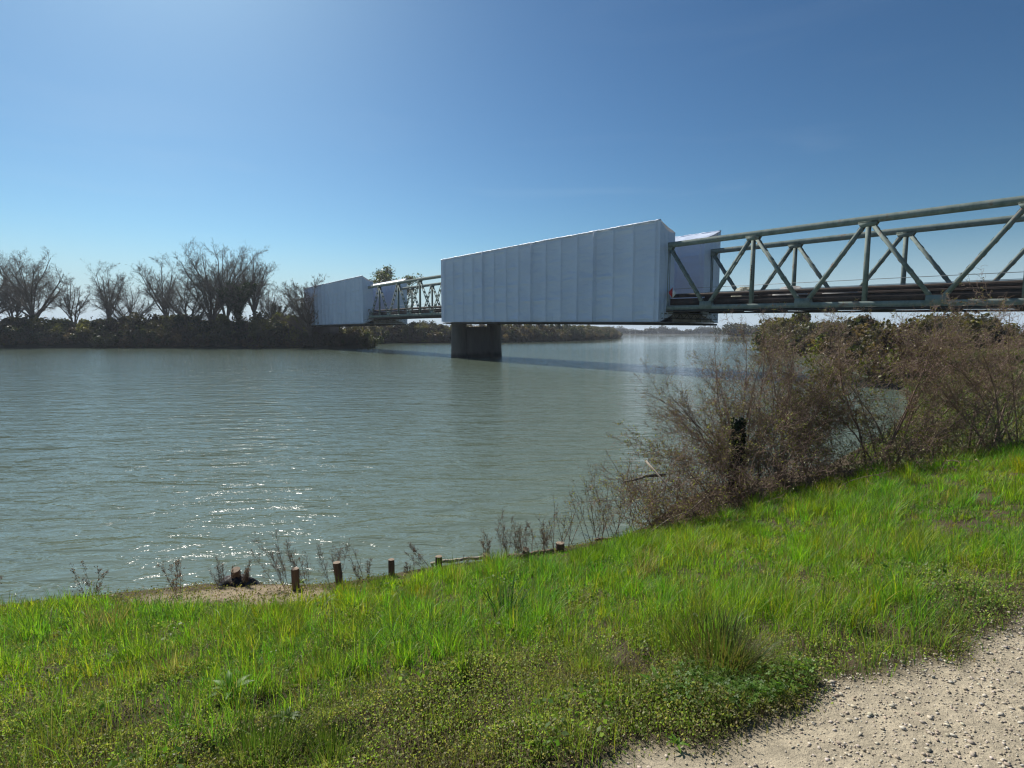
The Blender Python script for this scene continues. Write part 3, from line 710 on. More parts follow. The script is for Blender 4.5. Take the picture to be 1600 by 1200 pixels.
for j, (px, Yd, h_, k) in enumerate([(330, 136, 24, 1), (298, 131, 17, 1), (262, 142, 22, 0), (205, 133, 14, 1), (178, 139, 20, 0), (120, 136, 16, 0), (66, 134, 23, 1), (30, 142, 19, 0), (-20, 140, 22, 1)]):
    place_tree(k, px, Yd, h_, ['broad bare tree touching the photo left edge from outside', 'small bare tree second left of the photo edge', 'tall bare tree third left of the photo edge', 'lowest bare tree in the gap of the left bank row', 'upright bare tree just left of the row gap', 'short bare tree in the middle of the left bank row', 'broad tall bare tree near the left end of the row', 'slender bare tree beside the broad one at the left end', 'outermost bare tree at the left end of the row'][j], 'tree', 'leafless trees in the left bank row', rz=j * 1.7)
lt_ = place_tree(4, 603, 205, 26, 'olive leafed tree whose crown rises behind the bridge truss', 'tree', name='leafy_tree', rz=1.0)
lt_.scale = (lt_.scale[0] * 1.25, lt_.scale[1] * 1.25, lt_.scale[2])

def shrub(seed, cols, n=2600, leaf=0.30, rx=3.2, rz_=6.0, lobes=9, twig=140):
    rg = np.random.default_rng(seed); rnd = random.Random(seed); root = empty('bank_shrub'); mb = MB(); pts = []; cc = []
    for i in range(lobes):
        cx, cy = rg.normal(size=2) * rx * 0.42; cz = rg.uniform(0.25, 0.75) * rz_ * (1 - 0.10 * math.hypot(cx, cy)); rr = rg.uniform(0.22, 0.42) * rx
        k = int(n / lobes); v = rg.normal(size=(k, 3)); v /= np.linalg.norm(v, axis=1, keepdims=True); v *= (rg.random((k, 1)) ** 0.45) * rr * np.array([1, 1, 1.15])
        pts.append(v + (cx, cy, cz)); c = np.array(cols[rg.integers(0, len(cols))]); cc.append(np.tile(c, (k, 1)) * rg.uniform(0.7, 1.3, (k, 1)))
    k = n // 3; v = rg.uniform(-1, 1, (k, 3)); v = v * (rx * 0.85, rx * 0.6, rz_ * 0.25) + (0, 0, rz_ * 0.22); pts.append(v); cc.append(pick(cols, k, rg))
    P_ = np.concatenate(pts); P_[:, 2] = np.abs(P_[:, 2]); leafquads(mb, P_, leaf, np.concatenate(cc), rg, 1.3)
    mb.build('foliage', M['leaf'], root, colattr=True)
    mb = MB(); a = []; b = []
    for i in range(twig):
        t = rg.uniform(-1, 1, 2); p = np.array([t[0] * rx * 0.5, t[1] * rx * 0.4, 0.0]); q = p * 1.7 + (rg.normal() * 0.7, rg.normal() * 0.7, rz_ * rg.uniform(0.5, 0.88) * (1 - 0.25 * abs(t[0]))); m = (p + q) / 2 + rg.normal(size=3) * 0.25
        a += [p, m]; b += [m, q]
    mb.segs(a, b, np.tile([0.04, 0.022], len(a) // 2), np.tile([0.022, 0.006], len(a) // 2), 3); mb.build('stems', M['bark'], root)
    return root
OL = [(0.13, 0.12, 0.045), (0.10, 0.09, 0.04), (0.15, 0.13, 0.05)]
BR = [(0.13, 0.085, 0.055), (0.10, 0.07, 0.05), (0.15, 0.105, 0.065)]
DG = [(0.05, 0.06, 0.03), (0.065, 0.075, 0.035), (0.085, 0.075, 0.045)]
YG = [(0.21, 0.20, 0.055), (0.17, 0.16, 0.05), (0.13, 0.13, 0.045)]
SH = [shrub(1, OL), shrub(2, BR), shrub(3, DG), shrub(4, YG), shrub(5, OL + BR), shrub(6, DG + BR, rx=3.6)]
sh_used = set()
def place_shrub(k, x, y, sc, label, group, hz=1.0):
    o = SH[k] if k not in sh_used else copy_tree(SH[k]); sh_used.add(k)
    o.location = (x, y, float(zfun(x, y)) - 0.5); o.scale = (sc, sc, sc * hz); o.rotation_euler = (0, 0, random.uniform(0, 6.28)); tag(o, label, 'shrub', group)
rs = random.Random(99)
KIND = ['olive', 'brown', 'dark green', 'yellow green', 'mixed olive brown', 'wide dark brown']
def llab(k, px, row):
    zone = 'beyond the photo edge' if px < 352 else ('under the tall bare trees' if px < 420 else ('near the short ivy clad tree' if px < 480 else 'below the farther sheeting'))
    if px < 352: zone = ('far left of the photo, ' if px < 150 else 'just left of the photo edge, ') + row
    else: zone = zone + ', ' + row
    return f"{KIND[k]} shrub of the left bank, {zone}"
LSH = ('', 'shrubs of the belt along the left bank')
for px in range(-60, 575, 11):                                    # left bank, front row at the waterline
    Yd = 124.3 + rs.uniform(-0.4, 1.2) if px > 150 else 125.5 + rs.uniform(0, 1.5)
    hs = 1.0 if px < 300 else (0.95 if px < 470 else 0.95 - 0.55 * (px - 470) / 105)
    k_ = rs.choice([1, 2, 4, 5, 2, 5]); place_shrub(k_, (px - 801) / FOC * Yd, Yd, 0.78 * hs * rs.uniform(0.8, 1.15), llab(k_, px, 'waterline'), LSH[1], hz=rs.uniform(0.85, 1.05))
for px in range(-60, 480, 15):                                    # second, taller row
    Yd = 130 + rs.uniform(-1, 2); k_ = rs.choice([0, 2, 4, 5, 3, 2]); place_shrub(k_, (px - 801) / FOC * Yd, Yd, rs.uniform(1.0, 1.5), llab(k_, px, 'back row'), LSH[1])
for px, k, sc in ((437, 3, 1.35), (455, 3, 1.25), (468, 3, 1.0), (418, 0, 1.2), (447, 0, 1.2)):
    place_shrub(k, (px - 801) / FOC * 127.5, 127.5, sc, 'yellow green leafed shrub in front of the small ivy tree on the left bank', 'yellow green shrubs on the left bank')
for s, w_ in ((99, -3), (97, 2), (98, 9), (96, 6), (100, 12), (103, -6)):
    p = P(s, w_, 0); place_shrub(rs.choice([2, 5, 1]), p.x, p.y, 0.75 * rs.uniform(0.8, 1), 'low dark shrub under the left end of the bridge', 'shrubs under the left end of the bridge', 0.6)
for (x0_, y0_), (x1_, y1_), n_ in (((-32.5, 125), (-36, 136), 6), ((-36, 136), (-46, 162), 9), ((-46, 162), (-44, 184), 8), ((-44, 185), (-22, 190), 8), ((-52, 175), (-25, 197), 9), ((-75, 165), (-50, 160), 8), ((-40, 200), (0, 205), 12)):
    for j in range(n_):
        t = (j + rs.random()) / n_; far_ = y0_ > 160
        k_ = rs.choice([1, 2, 4, 5, 0]); place_shrub(k_, x0_ + (x1_ - x0_) * t - rs.uniform(0, 3), y0_ + (y1_ - y0_) * t, rs.uniform(0.95, 1.3) * (1 if far_ else 0.62), KIND[k_] + (' shrub on the far side of the inlet behind the bridge' if far_ else ' shrub on the near side of the inlet behind the bridge'), 'shrubs on the inlet bank behind the bridge')
BSH = ('brown and olive shrub in the belt on the bank behind the bridge', 'shrubs on the bank behind the bridge')
path_pts = [(-40, 183), (-20, 188), (-3.5, 194), (13, 217), (30, 241), (45, 285), (60, 331), (70, 370), (79, 408)]
for i in range(len(path_pts) - 1):
    (ax_, ay), (bx_, by) = path_pts[i], path_pts[i + 1]; L = math.hypot(bx_ - ax_, by - ay); n_ = max(2, int(L / 3.2))
    for j in range(n_):
        t = (j + rs.random() * 0.6) / n_; x, y = ax_ + (bx_ - ax_) * t, ay + (by - ay) * t
        nx_, ny_ = -(by - ay) / L, (bx_ - ax_) / L
        o1 = rs.uniform(0.8, 2.2); k = rs.choice([1, 1, 2, 5, 4])
        px_ = 801 + FOC * x / y; where = 'left of the pier' if px_ < 706 else ('just right of the pier' if px_ < 850 else 'by the land tip')
        place_shrub(k, x + nx_ * o1, y + ny_ * o1, rs.uniform(0.85, 1.1), f'{KIND[k]} waterline shrub behind the bridge, {where}', BSH[1])
        o1 = rs.uniform(5, 8); k = rs.choice([0, 1, 4, 2]); place_shrub(k, x + nx_ * o1, y + ny_ * o1, rs.uniform(1.05, 1.35), f'taller {KIND[k]} back row shrub behind the bridge, {where}', BSH[1])
for px, Yd, k, sc in ((662, 187, 3, 1.05), (668, 188, 0, 1.2)):
    place_shrub(k, (px - 801) / FOC * Yd, Yd, sc, 'pale olive rounded shrub on the far bank under the open truss', 'pale shrubs under the open truss')
for j, t in enumerate(np.linspace(0, 1, 26)):                     # bank beyond the bridge on the right
    x = 37.5 + 1.5 * t * 3; y = 62 + 30 * t
    place_shrub([1, 2, 5, 4][j % 4], x + 1.5 + rs.uniform(-.5, 1.5), y, rs.uniform(0.75, 1.0), KIND[[1, 2, 5, 4][j % 4]] + ' shrub on the right bank, ' + ('nearer the bridge' if t < 0.5 else 'at the far point beyond the bridge'), 'shrubs on the right bank beyond the bridge', 0.9)
for px, Yd, k, sc in ((1203, 94, 3, 1.0), (1222, 90, 0, 1.15), (1245, 88, 3, 1.1)):
    place_shrub(k, (px - 801) / FOC * Yd, Yd, sc, 'taller yellow green shrub on the right bank beyond the bridge', 'green shrubs on the right bank beyond the bridge')
for j in range(20):
    x = 27 + j * 1.5 + rs.uniform(-1, 1); y = 41 + j * 1.2 + rs.uniform(-1.5, 1.5)
    place_shrub([1, 2, 5, 4, 0][j % 5], max(x, 25 + (y - 38) * 0.45 + 2.2), y, rs.uniform(0.6, 0.85), KIND[[1, 2, 5, 4, 0][j % 5]] + ' shrub on the right bank under the bridge, ' + ('water side' if j < 10 else 'landward'), 'shrubs on the right bank by the bridge')

# far-off woods, one mass each
def wood(name, line, hfun, label, leaf, seed, dens):
    rg = np.random.default_rng(seed); mb = MB(); pts = []; cc = []
    cols = np.array([(0.05, 0.05, 0.03), (0.07, 0.06, 0.04), (0.04, 0.045, 0.028), (0.08, 0.075, 0.04)])
    for i in range(len(line) - 1):
        (ax_, ay), (bx_, by) = line[i], line[i + 1]; L = math.hypot(bx_ - ax_, by - ay); n_ = int(L / dens)
        for j in range(n_):
            t = rg.random(); x, y = ax_ + (bx_ - ax_) * t + rg.normal() * 3, ay + (by - ay) * t + rg.uniform(0.3, 12); h_ = hfun(x) * rg.uniform(0.6, 1.15)
            k = 46; v = rg.normal(size=(k, 3)); v /= np.linalg.norm(v, axis=1, keepdims=True); v *= rg.random((k, 1)) ** 0.5 * np.array([h_ * 0.33, h_ * 0.33, h_ * 0.5])
            pts.append(v + (x, y, 1.6 + h_ * 0.5)); c = cols[rg.integers(0, 4)]; cc.append(np.tile(c, (k, 1)) * rg.uniform(0.8, 1.2, (k, 1)))
    leafquads(mb, np.concatenate(pts), leaf, np.concatenate(cc), rg, 1.2)
    o = mb.build(name, M['leaf'], colattr=True); tag(o, label, 'woods', kind='stuff')
wood('distant_woods', [(-60, 836), (100, 838), (360, 838)], lambda x: 9.5 + 3 * math.sin(x * 0.09) + 1.5 * math.sin(x * 0.31), 'far-off line of trees along the river bend on the horizon', 1.3, 5, 0.42)
wood('riverside_woods', [(166, 416), (205, 480), (300, 520)], lambda x: 9.0, 'rounded wood on the right bank further up the river', 1.0, 6, 0.35)
wood('back_woods', [(-340, 165), (-60, 150)], lambda x: 6.5, 'mass of scrub behind the bare trees on the left bank', 0.5, 8, 0.8)

# ------------------------------------------------------------------ near plants by the water on the right
def near_shrub(name, base, stems, prm, seed, mat, buds, label, cat='shrub', group=None):
    rnd = random.Random(seed); rg = np.random.default_rng(seed); S = Segs(); root = empty(name, base)
    for (ox, oy, d, L, r) in stems:
        grow(S, rnd, Vector((ox, oy, -0.08)), Vector(d).normalized(), L, r, 0, prm)
    a, b = np.array(S.a), np.array(S.b); r0, r1, lv = np.array(S.r0), np.array(S.r1), np.array(S.lv)
    k = np.nonzero(lv <= 0)[0]; ns_ = prm['seg'][0]
    if len(stems) <= 60:
        for q in range(len(k) // ns_):
            kk = k[q * ns_:(q + 1) * ns_]; mb = MB(); mb.segs(a[kk], b[kk], r0[kk], r1[kk], 6); mb.build('stem', mat, root, smooth=True)
    else: mb = MB(); mb.segs(a[k], b[k], r0[k], r1[k], 6); mb.build('stems', mat, root, smooth=True)
    k = lv <= 0
    k = ~k; mb = MB(); mb.segs(a[k], b[k], r0[k], r1[k], 3); mb.build('twigs', mat, root)
    k = lv >= 2; aa, bb = a[k], b[k]
    if buds and len(aa):
        N, sz, cols = buds; j = rg.integers(0, len(aa), N); t = rg.random((N, 1)); pts = aa[j] * (1 - t) + bb[j] * t + rg.normal(size=(N, 3)) * 0.008
        mb = MB(); leafquads(mb, pts, sz, pick(cols, N, rg), rg, 1.5); mb.build('leaves', M['leaf'], root, colattr=True)
    tag(root, label, cat, group); return root
ARCH = dict(seg=[10, 7, 5, 4], kids=[15, 10, 6], taper=[0.25, 0.3, 0.4, 0.6], wob=[0.05, 0.10, 0.16, 0.22], up=[-0.045, 0.0, 0.02, 0.02],
            rr=[0.5, 0.6, 0.7], ang=[(18, 45), (25, 60), (30, 70)], lr=[0.42, 0.42, 0.45], ltap=0.4, rmin=0.0022)
ARCH['from'] = [0.22, 0.1, 0.1]
MAZE = dict(seg=[8, 6, 4], kids=[12, 7], taper=[0.4, 0.4, 0.5], wob=[0.16, 0.22, 0.28], up=[-0.05, -0.02, 0.0], rr=[0.6, 0.7], ang=[(30, 75), (30, 80)], lr=[0.45, 0.5], ltap=0.3, rmin=0.0022)
MAZE['from'] = [0.1, 0.1]
def fan(n, seed, xr, yr, L, r, spread=0.35):
    q = random.Random(seed); out = []
    for i in range(n):
        dx = q.uniform(*xr); dy = q.uniform(*yr); out.append((q.uniform(-spread, spread), q.uniform(-spread, spread), (dx, dy, 1.0), L * q.uniform(0.7, 1.1), r * q.uniform(0.6, 1.1)))
    return out
BUD = [(0.20, 0.17, 0.07), (0.26, 0.24, 0.08), (0.17, 0.12, 0.07), (0.28, 0.31, 0.07)]
GRN = [(0.14, 0.17, 0.03), (0.20, 0.22, 0.04), (0.10, 0.12, 0.03)]
near_shrub('arching_shrub', gpt(4.5, 10.3), fan(13, 1, (-0.90, 0.25), (-0.3, 0.3), 2.7, 0.018), ARCH, 1, M['twig'], (6000, 0.013, BUD), 'bare shrub with long branches arching left over the water, at the ivy stump')
near_shrub('arching_shrub', gpt(5.2, 10.2), fan(11, 2, (-0.6, 0.6), (-0.3, 0.3), 2.9, 0.018), ARCH, 2, M['twig'], (5500, 0.013, BUD), 'upright bare shrub right of the ivy stump at the photo right edge')
near_shrub('arching_shrub', gpt(3.85, 9.8), fan(12, 3, (-0.9, 0.5), (-0.3, 0.2), 1.8, 0.012), ARCH, 3, M['twig'], (6000, 0.017, BUD + GRN), 'lower shrub with small olive leaves left of the ivy stump')
near_shrub('arching_shrub', gpt(6.9, 9.9), fan(11, 4, (-0.6, 0.6), (-0.3, 0.3), 3.0, 0.022), ARCH, 4, M['twig'], (6000, 0.016, BUD), 'bare shrub on the bank just beyond the photo right edge')
near_shrub('arching_shrub', gpt(8.6, 9.6), fan(11, 5, (-0.6, 0.6), (-0.3, 0.3), 2.8, 0.02), ARCH, 5, M['twig'], (6000, 0.016, BUD), 'outermost bare shrub on the bank, beside the lawn on the right')
near_shrub('leafy_shrub', gpt(5.7, 10.9), fan(8, 6, (-0.3, 0.4), (-0.2, 0.2), 2.7, 0.016), ARCH, 6, M['twig'], (6000, 0.035, GRN), 'shrub with yellow green leaves among bare branches at the photo right edge')
near_shrub('bramble_thicket', gpt(2.95, 9.0), fan(52, 7, (-1.0, 0.8), (-0.6, 0.4), 1.3, 0.007, 0.85), MAZE, 7, M['bramble'], (5000, 0.018, BUD + [(0.10, 0.07, 0.05)]), 'tangled brown bramble mound spilling to the water left of the stump')
near_shrub('bramble_thicket', gpt(4.1, 9.2), fan(50, 8, (-0.8, 0.8), (-0.6, 0.4), 1.3, 0.007, 0.8), MAZE, 8, M['bramble'], (4500, 0.018, BUD + [(0.10, 0.07, 0.05)]), 'tangled brown bramble mound at the foot of the ivy stump')
near_shrub('bramble_thicket', gpt(5.5, 9.5), fan(48, 9, (-0.8, 0.8), (-0.6, 0.4), 1.2, 0.007, 0.9), MAZE, 9, M['bramble'], (4500, 0.02, BUD + GRN), 'tangled bramble mound at the photo right edge behind the lawn')
near_shrub('bramble_thicket', gpt(7.4, 9.4), fan(44, 10, (-0.8, 0.8), (-0.6, 0.4), 1.2, 0.007, 1.0), MAZE, 10, M['bramble'], (4500, 0.02, BUD + GRN), 'tangled bramble mound beyond the photo right edge')
near_shrub('bramble_thicket', gpt(2.35, 8.55), fan(20, 14, (-0.9, 0.7), (-0.5, 0.4), 0.9, 0.006, 0.45), MAZE, 14, M['bramble'], (2600, 0.016, BUD), 'lowest bramble tangle beside the thin upright saplings')
SAP = dict(seg=[8, 5, 3], kids=[9, 4], taper=[0.3, 0.4, 0.5], wob=[0.045, 0.10, 0.2], up=[0.02, 0.05, 0.02], rr=[0.6, 0.7], ang=[(15, 40), (25, 50)], lr=[0.35, 0.4], ltap=0.5, rmin=0.0018)
SAP['from'] = [0.25, 0.1]
for j, (x, y, h_, nm) in enumerate([(0.75, 7.75, 0.75, 'thin leafless saplings left of the sapling group by the edge pole'), (1.15, 7.95, 1.05, 'thin reddish saplings in the middle of the group by the brambles'), (1.6, 8.2, 1.15, 'tallest thin saplings touching the bramble tangle'), (0.2, 7.62, 0.65, 'sparse thin saplings behind the thick edge pole')]):
    near_shrub('sapling_clump', gpt(x, y), fan(9, 20 + j, (-0.45, 0.35), (-0.2, 0.2), h_, 0.006, 0.2), SAP, 20 + j, M['bramble'], (160, 0.014, BUD), nm, 'saplings', 'thin saplings by the water edge')
# ivy-covered stump
b0 = gpt(3.93, 9.45); iv = empty('ivy_stump', b0); tag(iv, 'narrow dark ivy covered stump standing upright in the bare shrubs', 'stump')
mb = MB(); mb.tube([(0.03 * math.sin(q), 0, -0.1 + 1.5 * q / 6) for q in range(7)], [0.10, 0.095, 0.09, 0.085, 0.08, 0.075, 0.07], 10); mb.build('stump', M['bark_ivy'], iv)
rg = np.random.default_rng(77); N = 1500; th = rg.uniform(0, 6.28, N); zz = rg.uniform(-0.1, 1.42, N); rr = 0.085 + np.abs(rg.normal(size=N)) * 0.022 * (1.4 - zz * 0.4)
mb = MB(); leafquads(mb, np.stack([rr * np.cos(th), rr * np.sin(th), zz], -1), 0.045, pick([(0.012, 0.022, 0.008), (0.02, 0.035, 0.01), (0.015, 0.02, 0.01)], N, rg), rg, 1.0); mb.build('ivy', M['leaf'], iv, colattr=True)
# dead broken branch poking from the brambles, pale fallen branches
def branch(pts, r, label, mat):
    o_ = Vector(pts[0]); mb = MB(); n = len(pts); mb.tube([tuple(Vector(p)) for p in pts], [r * (1 - 0.55 * i / (n - 1)) for i in range(n)], 7)
    o = mb.build('fallen_branch', mat, smooth=True, origin=tuple(o_)); tag(o, label, 'branch'); return o
branch([at(1040, 742, 9.0), at(1010, 744, 8.9), at(992, 750, 8.85), at(975, 753, 8.8)], 0.03, 'dark broken branch poking left out of the brambles over the water', M['bark'])
branch([at(1008, 838, 7.9), at(1045, 812, 8.1), at(1080, 797, 8.3), at(1108, 772, 8.5)], 0.013, 'long pale fallen branch slanting up through the brambles', M['pole'])
branch([at(1010, 720, 8.9), at(1050, 765, 8.6), at(1078, 795, 8.4)], 0.016, 'pale fallen branch slanting down through the brambles', M['pole'])

# ------------------------------------------------------------------ stakes and edge poles
stk = [(370, 913, 889, 14, 0.0, 'leftmost short stake, split top, standing in the dark plastic mound'), (463, 921, 887, 12, 0.0, 'brown stake second from the left with flat pale top'),
       (532, 916, 877, 12, -0.10, 'dark reddish stake leaning slightly left, third from the left'), (613, 899, 873, 10, 0.0, 'rough brown stake behind the green tussock, fourth from the left'),
       (687, 896, 868, 11, 0.0, 'straight round stake in front of the pale edge pole'), (761, 884, 866, 11, 0.05, 'ragged stake at the joint of the two edge poles'),
       (823, 874, 858, 11, 0.0, 'short frayed stake beside the thick edge pole'), (876, 862, 848, 14, 0.0, 'wide low stake at the upper end of the thick edge pole')]
stake_xy = []
for i, (px, pb, pt, wpx, lean, lab) in enumerate(stk):
    g0 = on_ground(px, pb); dist = g0.y; hgt = (pb - pt) / FOC * dist * 1.02; rad = wpx / FOC * dist / 2
    stake_xy.append(g0); root = empty('wooden_stake', g0); tag(root, lab, 'stake', 'wooden stakes along the water edge')
    r_ = random.Random(i); n = 18; lv = 7; V = []
    for j in range(lv + 1):
        t = j / lv; zz = -0.25 + (hgt + 0.25) * t
        for k in range(n):
            a = 2 * math.pi * k / n; q = rad * (1 + 0.05 * math.sin(a * 3 + i) + 0.04 * math.sin(a * 7 + j * 0.9) + (0.03 * r_.random())) * (0.96 if j == lv else 1)
            V.append((q * math.cos(a) + lean * max(zz, 0), q * math.sin(a), zz + (0.018 * math.sin(a + i) * (i in (0, 5, 6)) if j == lv else 0)))
    F = [[j * n + k, j * n + (k + 1) % n, (j + 1) * n + (k + 1) % n, (j + 1) * n + k] for j in range(lv) for k in range(n)]
    mb = MB(); mb.add(V, [np.array(F)]); mb.build('shaft', M['wood'], root)
    mb = MB(); tp = V[lv * n:]; cx_ = lean * hgt
    mb.add([(cx_, 0, hgt + 0.004)] + [(x, y, z + 0.001) for x, y, z in tp], np.array([[0, 1 + k, 1 + (k + 1) % n] for k in range(n)])); mb.build('cut_top', M['woodend'], root)
def pole(pts, r, label, mat):
    mb = MB(); n = len(pts); q = []
    for i in range(n - 1):
        for t in range(6): q.append(Vector(pts[i]).lerp(Vector(pts[i + 1]), t / 6) + Vector((0, 0, 0.008 * math.sin(i * 6 + t * 1.3))))
    q.append(Vector(pts[-1])); mb.tube(q, [r * (0.9 + 0.15 * math.sin(k_ * 0.8)) for k_ in range(len(q))], 10)
    o = mb.build('edge_pole', mat, smooth=True, origin=tuple(pts[0])); tag(o, label, 'pole', 'poles laid behind the stakes')
def edge(px, py, lift=0.06): 
    p = on_ground(px, py); return p + Vector((0, 0, lift))
pole([edge(648, 889), edge(685, 885.5), edge(720, 881), edge(760, 877)], 0.024, 'thin pale bleached pole along the water edge, left of the thicker one', M['pole'])
pole([edge(790, 875, 0.03), edge(830, 869, 0.03), edge(866, 864, 0.03)], 0.036, 'thicker brown log on the ground at the water edge', M['wood'])
pole([edge(868, 853, 0.03), edge(900, 849, 0.03)], 0.045, 'short thick log at the right end of the poles, half in the grass', M['wood'])
pole([edge(930, 846, 0.02), edge(965, 842, 0.02)], 0.02, 'short brown pole end showing right of the grass tuft', M['wood'])

# dark sheet bunched round the first stake
g0 = stake_xy[0]; mb = MB(); nu, nv = 28, 9; V = []
for i in range(nv + 1):
    t = i / nv
    for j in range(nu):
        a = 2 * math.pi * j / nu; rr = (0.20 * (1 - t) ** 0.55 + 0.052) * (1 + 0.10 * math.sin(a * 5) + 0.05 * math.sin(a * 11 + i)); V.append((g0.x + rr * 1.15 * math.cos(a), g0.y + rr * 0.8 * math.sin(a), g0.z - 0.06 + 0.17 * t + 0.01 * math.sin(a * 6 + i)))
mb.add(V, np.array([[i * nu + j, i * nu + (j + 1) % nu, (i + 1) * nu + (j + 1) % nu, (i + 1) * nu + j] for i in range(nv) for j in range(nu)]))
o = mb.build('plastic_sheet', M['plastic'], smooth=True, origin=tuple(g0)); tag(o, 'black plastic bunched in a mound round the foot of the leftmost stake', 'plastic')

# dead weeds with feathery seed heads
WEED = dict(seg=[8, 6, 3], kids=[18, 8], taper=[0.35, 0.4, 0.5], wob=[0.05, 0.12, 0.25], up=[0.0, 0.04, 0.0], rr=[0.55, 0.7], ang=[(18, 45), (25, 60)], lr=[0.30, 0.35], ltap=0.55, rmin=0.0012)
WEED['from'] = [0.3, 0.1]
weeds = [(352, 918, 0.40, 4, (-.3, .1), 'dead brown weed at the photo left edge beside the plastic mound'), (381, 914, 0.38, 5, (-.1, .4), 'dead brown weed right behind the leftmost stake'),
         (450, 921, 0.72, 4, (-.5, -.1), 'tall feathery dead weed leaning left, behind the second stake'), (478, 916, 0.62, 4, (-.55, -.05), 'feathery dead weed leaning left just right of the second stake'),
         (527, 912, 0.65, 5, (-.3, .35), 'upright spiky dead weed behind the reddish stake'), (605, 893, 0.52, 5, (-.2, .2), 'dense brown dead weed behind the fourth stake'),
         (672, 886, 0.50, 2, (-1.1, -.5), 'single dead weed bent far left toward the water near the round stake'), (765, 880, 0.48, 4, (-.3, .2), 'dead weed behind the ragged stake'),
         (790, 876, 0.68, 3, (-.3, .1), 'thin tall dead stalks between the ragged and frayed stakes'), (815, 874, 0.62, 4, (-.3, .3), 'thin dead stalks right at the frayed stake'),
         (850, 868, 0.58, 4, (-.3, .3), 'thin dead stalks above the thick log'), (575, 905, 0.42, 3, (-.4, .1), 'short dead weed between the reddish stake and green tussock'), (728, 886, 0.22, 3, (-.3, .3), 'tiny dead weed at the thin pale pole'), (640, 893, 0.2, 3, (-.3, .3), 'tiny dead weed left of the thin pale pole')]
for i, (px, py, h_, n_, xr, lab) in enumerate(weeds):
    b0 = on_ground(px, py); near_shrub('dead_weed', b0, fan(n_ + 2, 60 + i, xr, (-.1, .15), h_, 0.003, 0.06), WEED, 60 + i, M['dead'], (900 if h_ > 0.35 else 200, 0.0055, [(0.16, 0.09, 0.07), (0.22, 0.14, 0.11), (0.12, 0.07, 0.06)]), lab, 'weed', 'dead weeds along the water edge')
for i, (x, y) in enumerate([(-3.9, 6.1), (-4.7, 5.9), (-5.6, 5.6)]):
    near_shrub('dead_weed', gpt(x, y), fan(4, 90 + i, (-.3, .3), (-.1, .1), 0.5, 0.0035, 0.06), WEED, 90 + i, M['dead'], (380, 0.010, [(0.16, 0.09, 0.07), (0.22, 0.14, 0.11)]), 'dead brown weed on the bank left of the photo edge', 'weed', 'dead weeds left of the photo edge')

# ------------------------------------------------------------------ grass
def blades(mb, x, y, z, h, wdt, yaw, lean, col, curl=1.0):
    """tapered, bending blades: 3 segments each"""
    N = len(x); T = np.array([0, 0.38, 0.74, 1.0]); Wd = np.array([1.0, 0.85, 0.5, 0.0])
    dx, dy = np.cos(yaw), np.sin(yaw); fx, fy = np.cos(yaw + 1.57 + rng.uniform(-.6, .6, N)), np.sin(yaw + 1.57 + rng.uniform(-.6, .6, N))
    V = np.zeros((N, 7, 3)); q = 0
    for i, (t, ww) in enumerate(zip(T, Wd)):
        off = lean * h * (t ** 1.8); zz = z + h * t * np.sqrt(np.clip(1 - (lean * t * 0.75 * curl) ** 2, 0.05, 1)); cx, cy = x + dx * off, y + dy * off
        if i < 3:
            V[:, q, 0] = cx - fx * wdt * ww / 2; V[:, q, 1] = cy - fy * wdt * ww / 2; V[:, q, 2] = zz
            V[:, q + 1, 0] = cx + fx * wdt * ww / 2; V[:, q + 1, 1] = cy + fy * wdt * ww / 2; V[:, q + 1, 2] = zz; q += 2
        else: V[:, q, 0] = cx; V[:, q, 1] = cy; V[:, q, 2] = zz
    base = (np.arange(N) * 7)[:, None]
    Q = np.concatenate([base + np.array([[0, 1, 3, 2]]), base + np.array([[2, 3, 5, 4]])]); Tr = base + np.array([[4, 5, 6]])
    mb.add(V.reshape(-1, 3), [Q, Tr], np.repeat(col, 7, axis=0))
def region(N, xlo, xhi, ylo, yhi):
    x = rng.uniform(xlo, xhi, N); y = rng.uniform(ylo, yhi, N)
    k = np.abs(x) < (y * 1.0 + 0.7); x, y = x[k], y[k]; d = shore(x, y); return x, y, d
def scruff(x, y):               # 1 = matted foreground weeds, 0 = lush lawn
    e = 2.80 + 0.10 * x + 0.55 * snoise(x, y, 0.28, 9.0) + 0.12 * snoise(x, y, 1.1, 4.0)
    return np.clip((e - y) / 0.8 + 0.5, 0, 1)
NT = 36000                                                         # tufts, a dozen or so blades each
cx = rng.uniform(-8, 9.5, NT); cyy = rng.uniform(1.6, 11.5, NT)
k = np.abs(cx) < cyy + 0.7; cx, cyy = cx[k], cyy[k]; NT = len(cx)
th_ = rng.lognormal(0, 0.38, NT) * (1 + 0.45 * np.clip(snoise(cx, cyy, 1.5, 13.0), -1, 1));  tr_ = rng.uniform(0.025, 0.075, NT); tnb = rng.integers(6, 26, NT); kb = rng.random(NT) < 0.018; th_ = np.where(kb, 1.9 + 0.4 * rng.random(NT), th_); tnb = np.where(kb, 110, tnb); tr_ = np.where(kb, 0.10, tr_); tb = rng.normal(0, 1, (NT, 3)); tdry = rng.random(NT) < 0.05; tyaw = rng.uniform(0, 6.28, NT)
ti = np.repeat(np.arange(NT), tnb); N = len(ti); a_ = rng.uniform(0, 6.28, N); q_ = np.sqrt(rng.random(N)); x = cx[ti] + tr_[ti] * q_ * np.cos(a_); y = cyy[ti] + tr_[ti] * q_ * np.sin(a_)
d = shore(x, y); sc = scruff(x, y); pmk = path_mask(x, y); bmk = bare_mask(x, y)
keep = (d > 0.12) & (pmk < -0.03 + 0.06 * rng.normal(size=N)) & (rng.random(N) > np.clip(bmk * 1.8 + 0.2, 0, 0.97) * (bmk > -0.3)) & (rng.random(N) < 1 - 0.28 * sc)
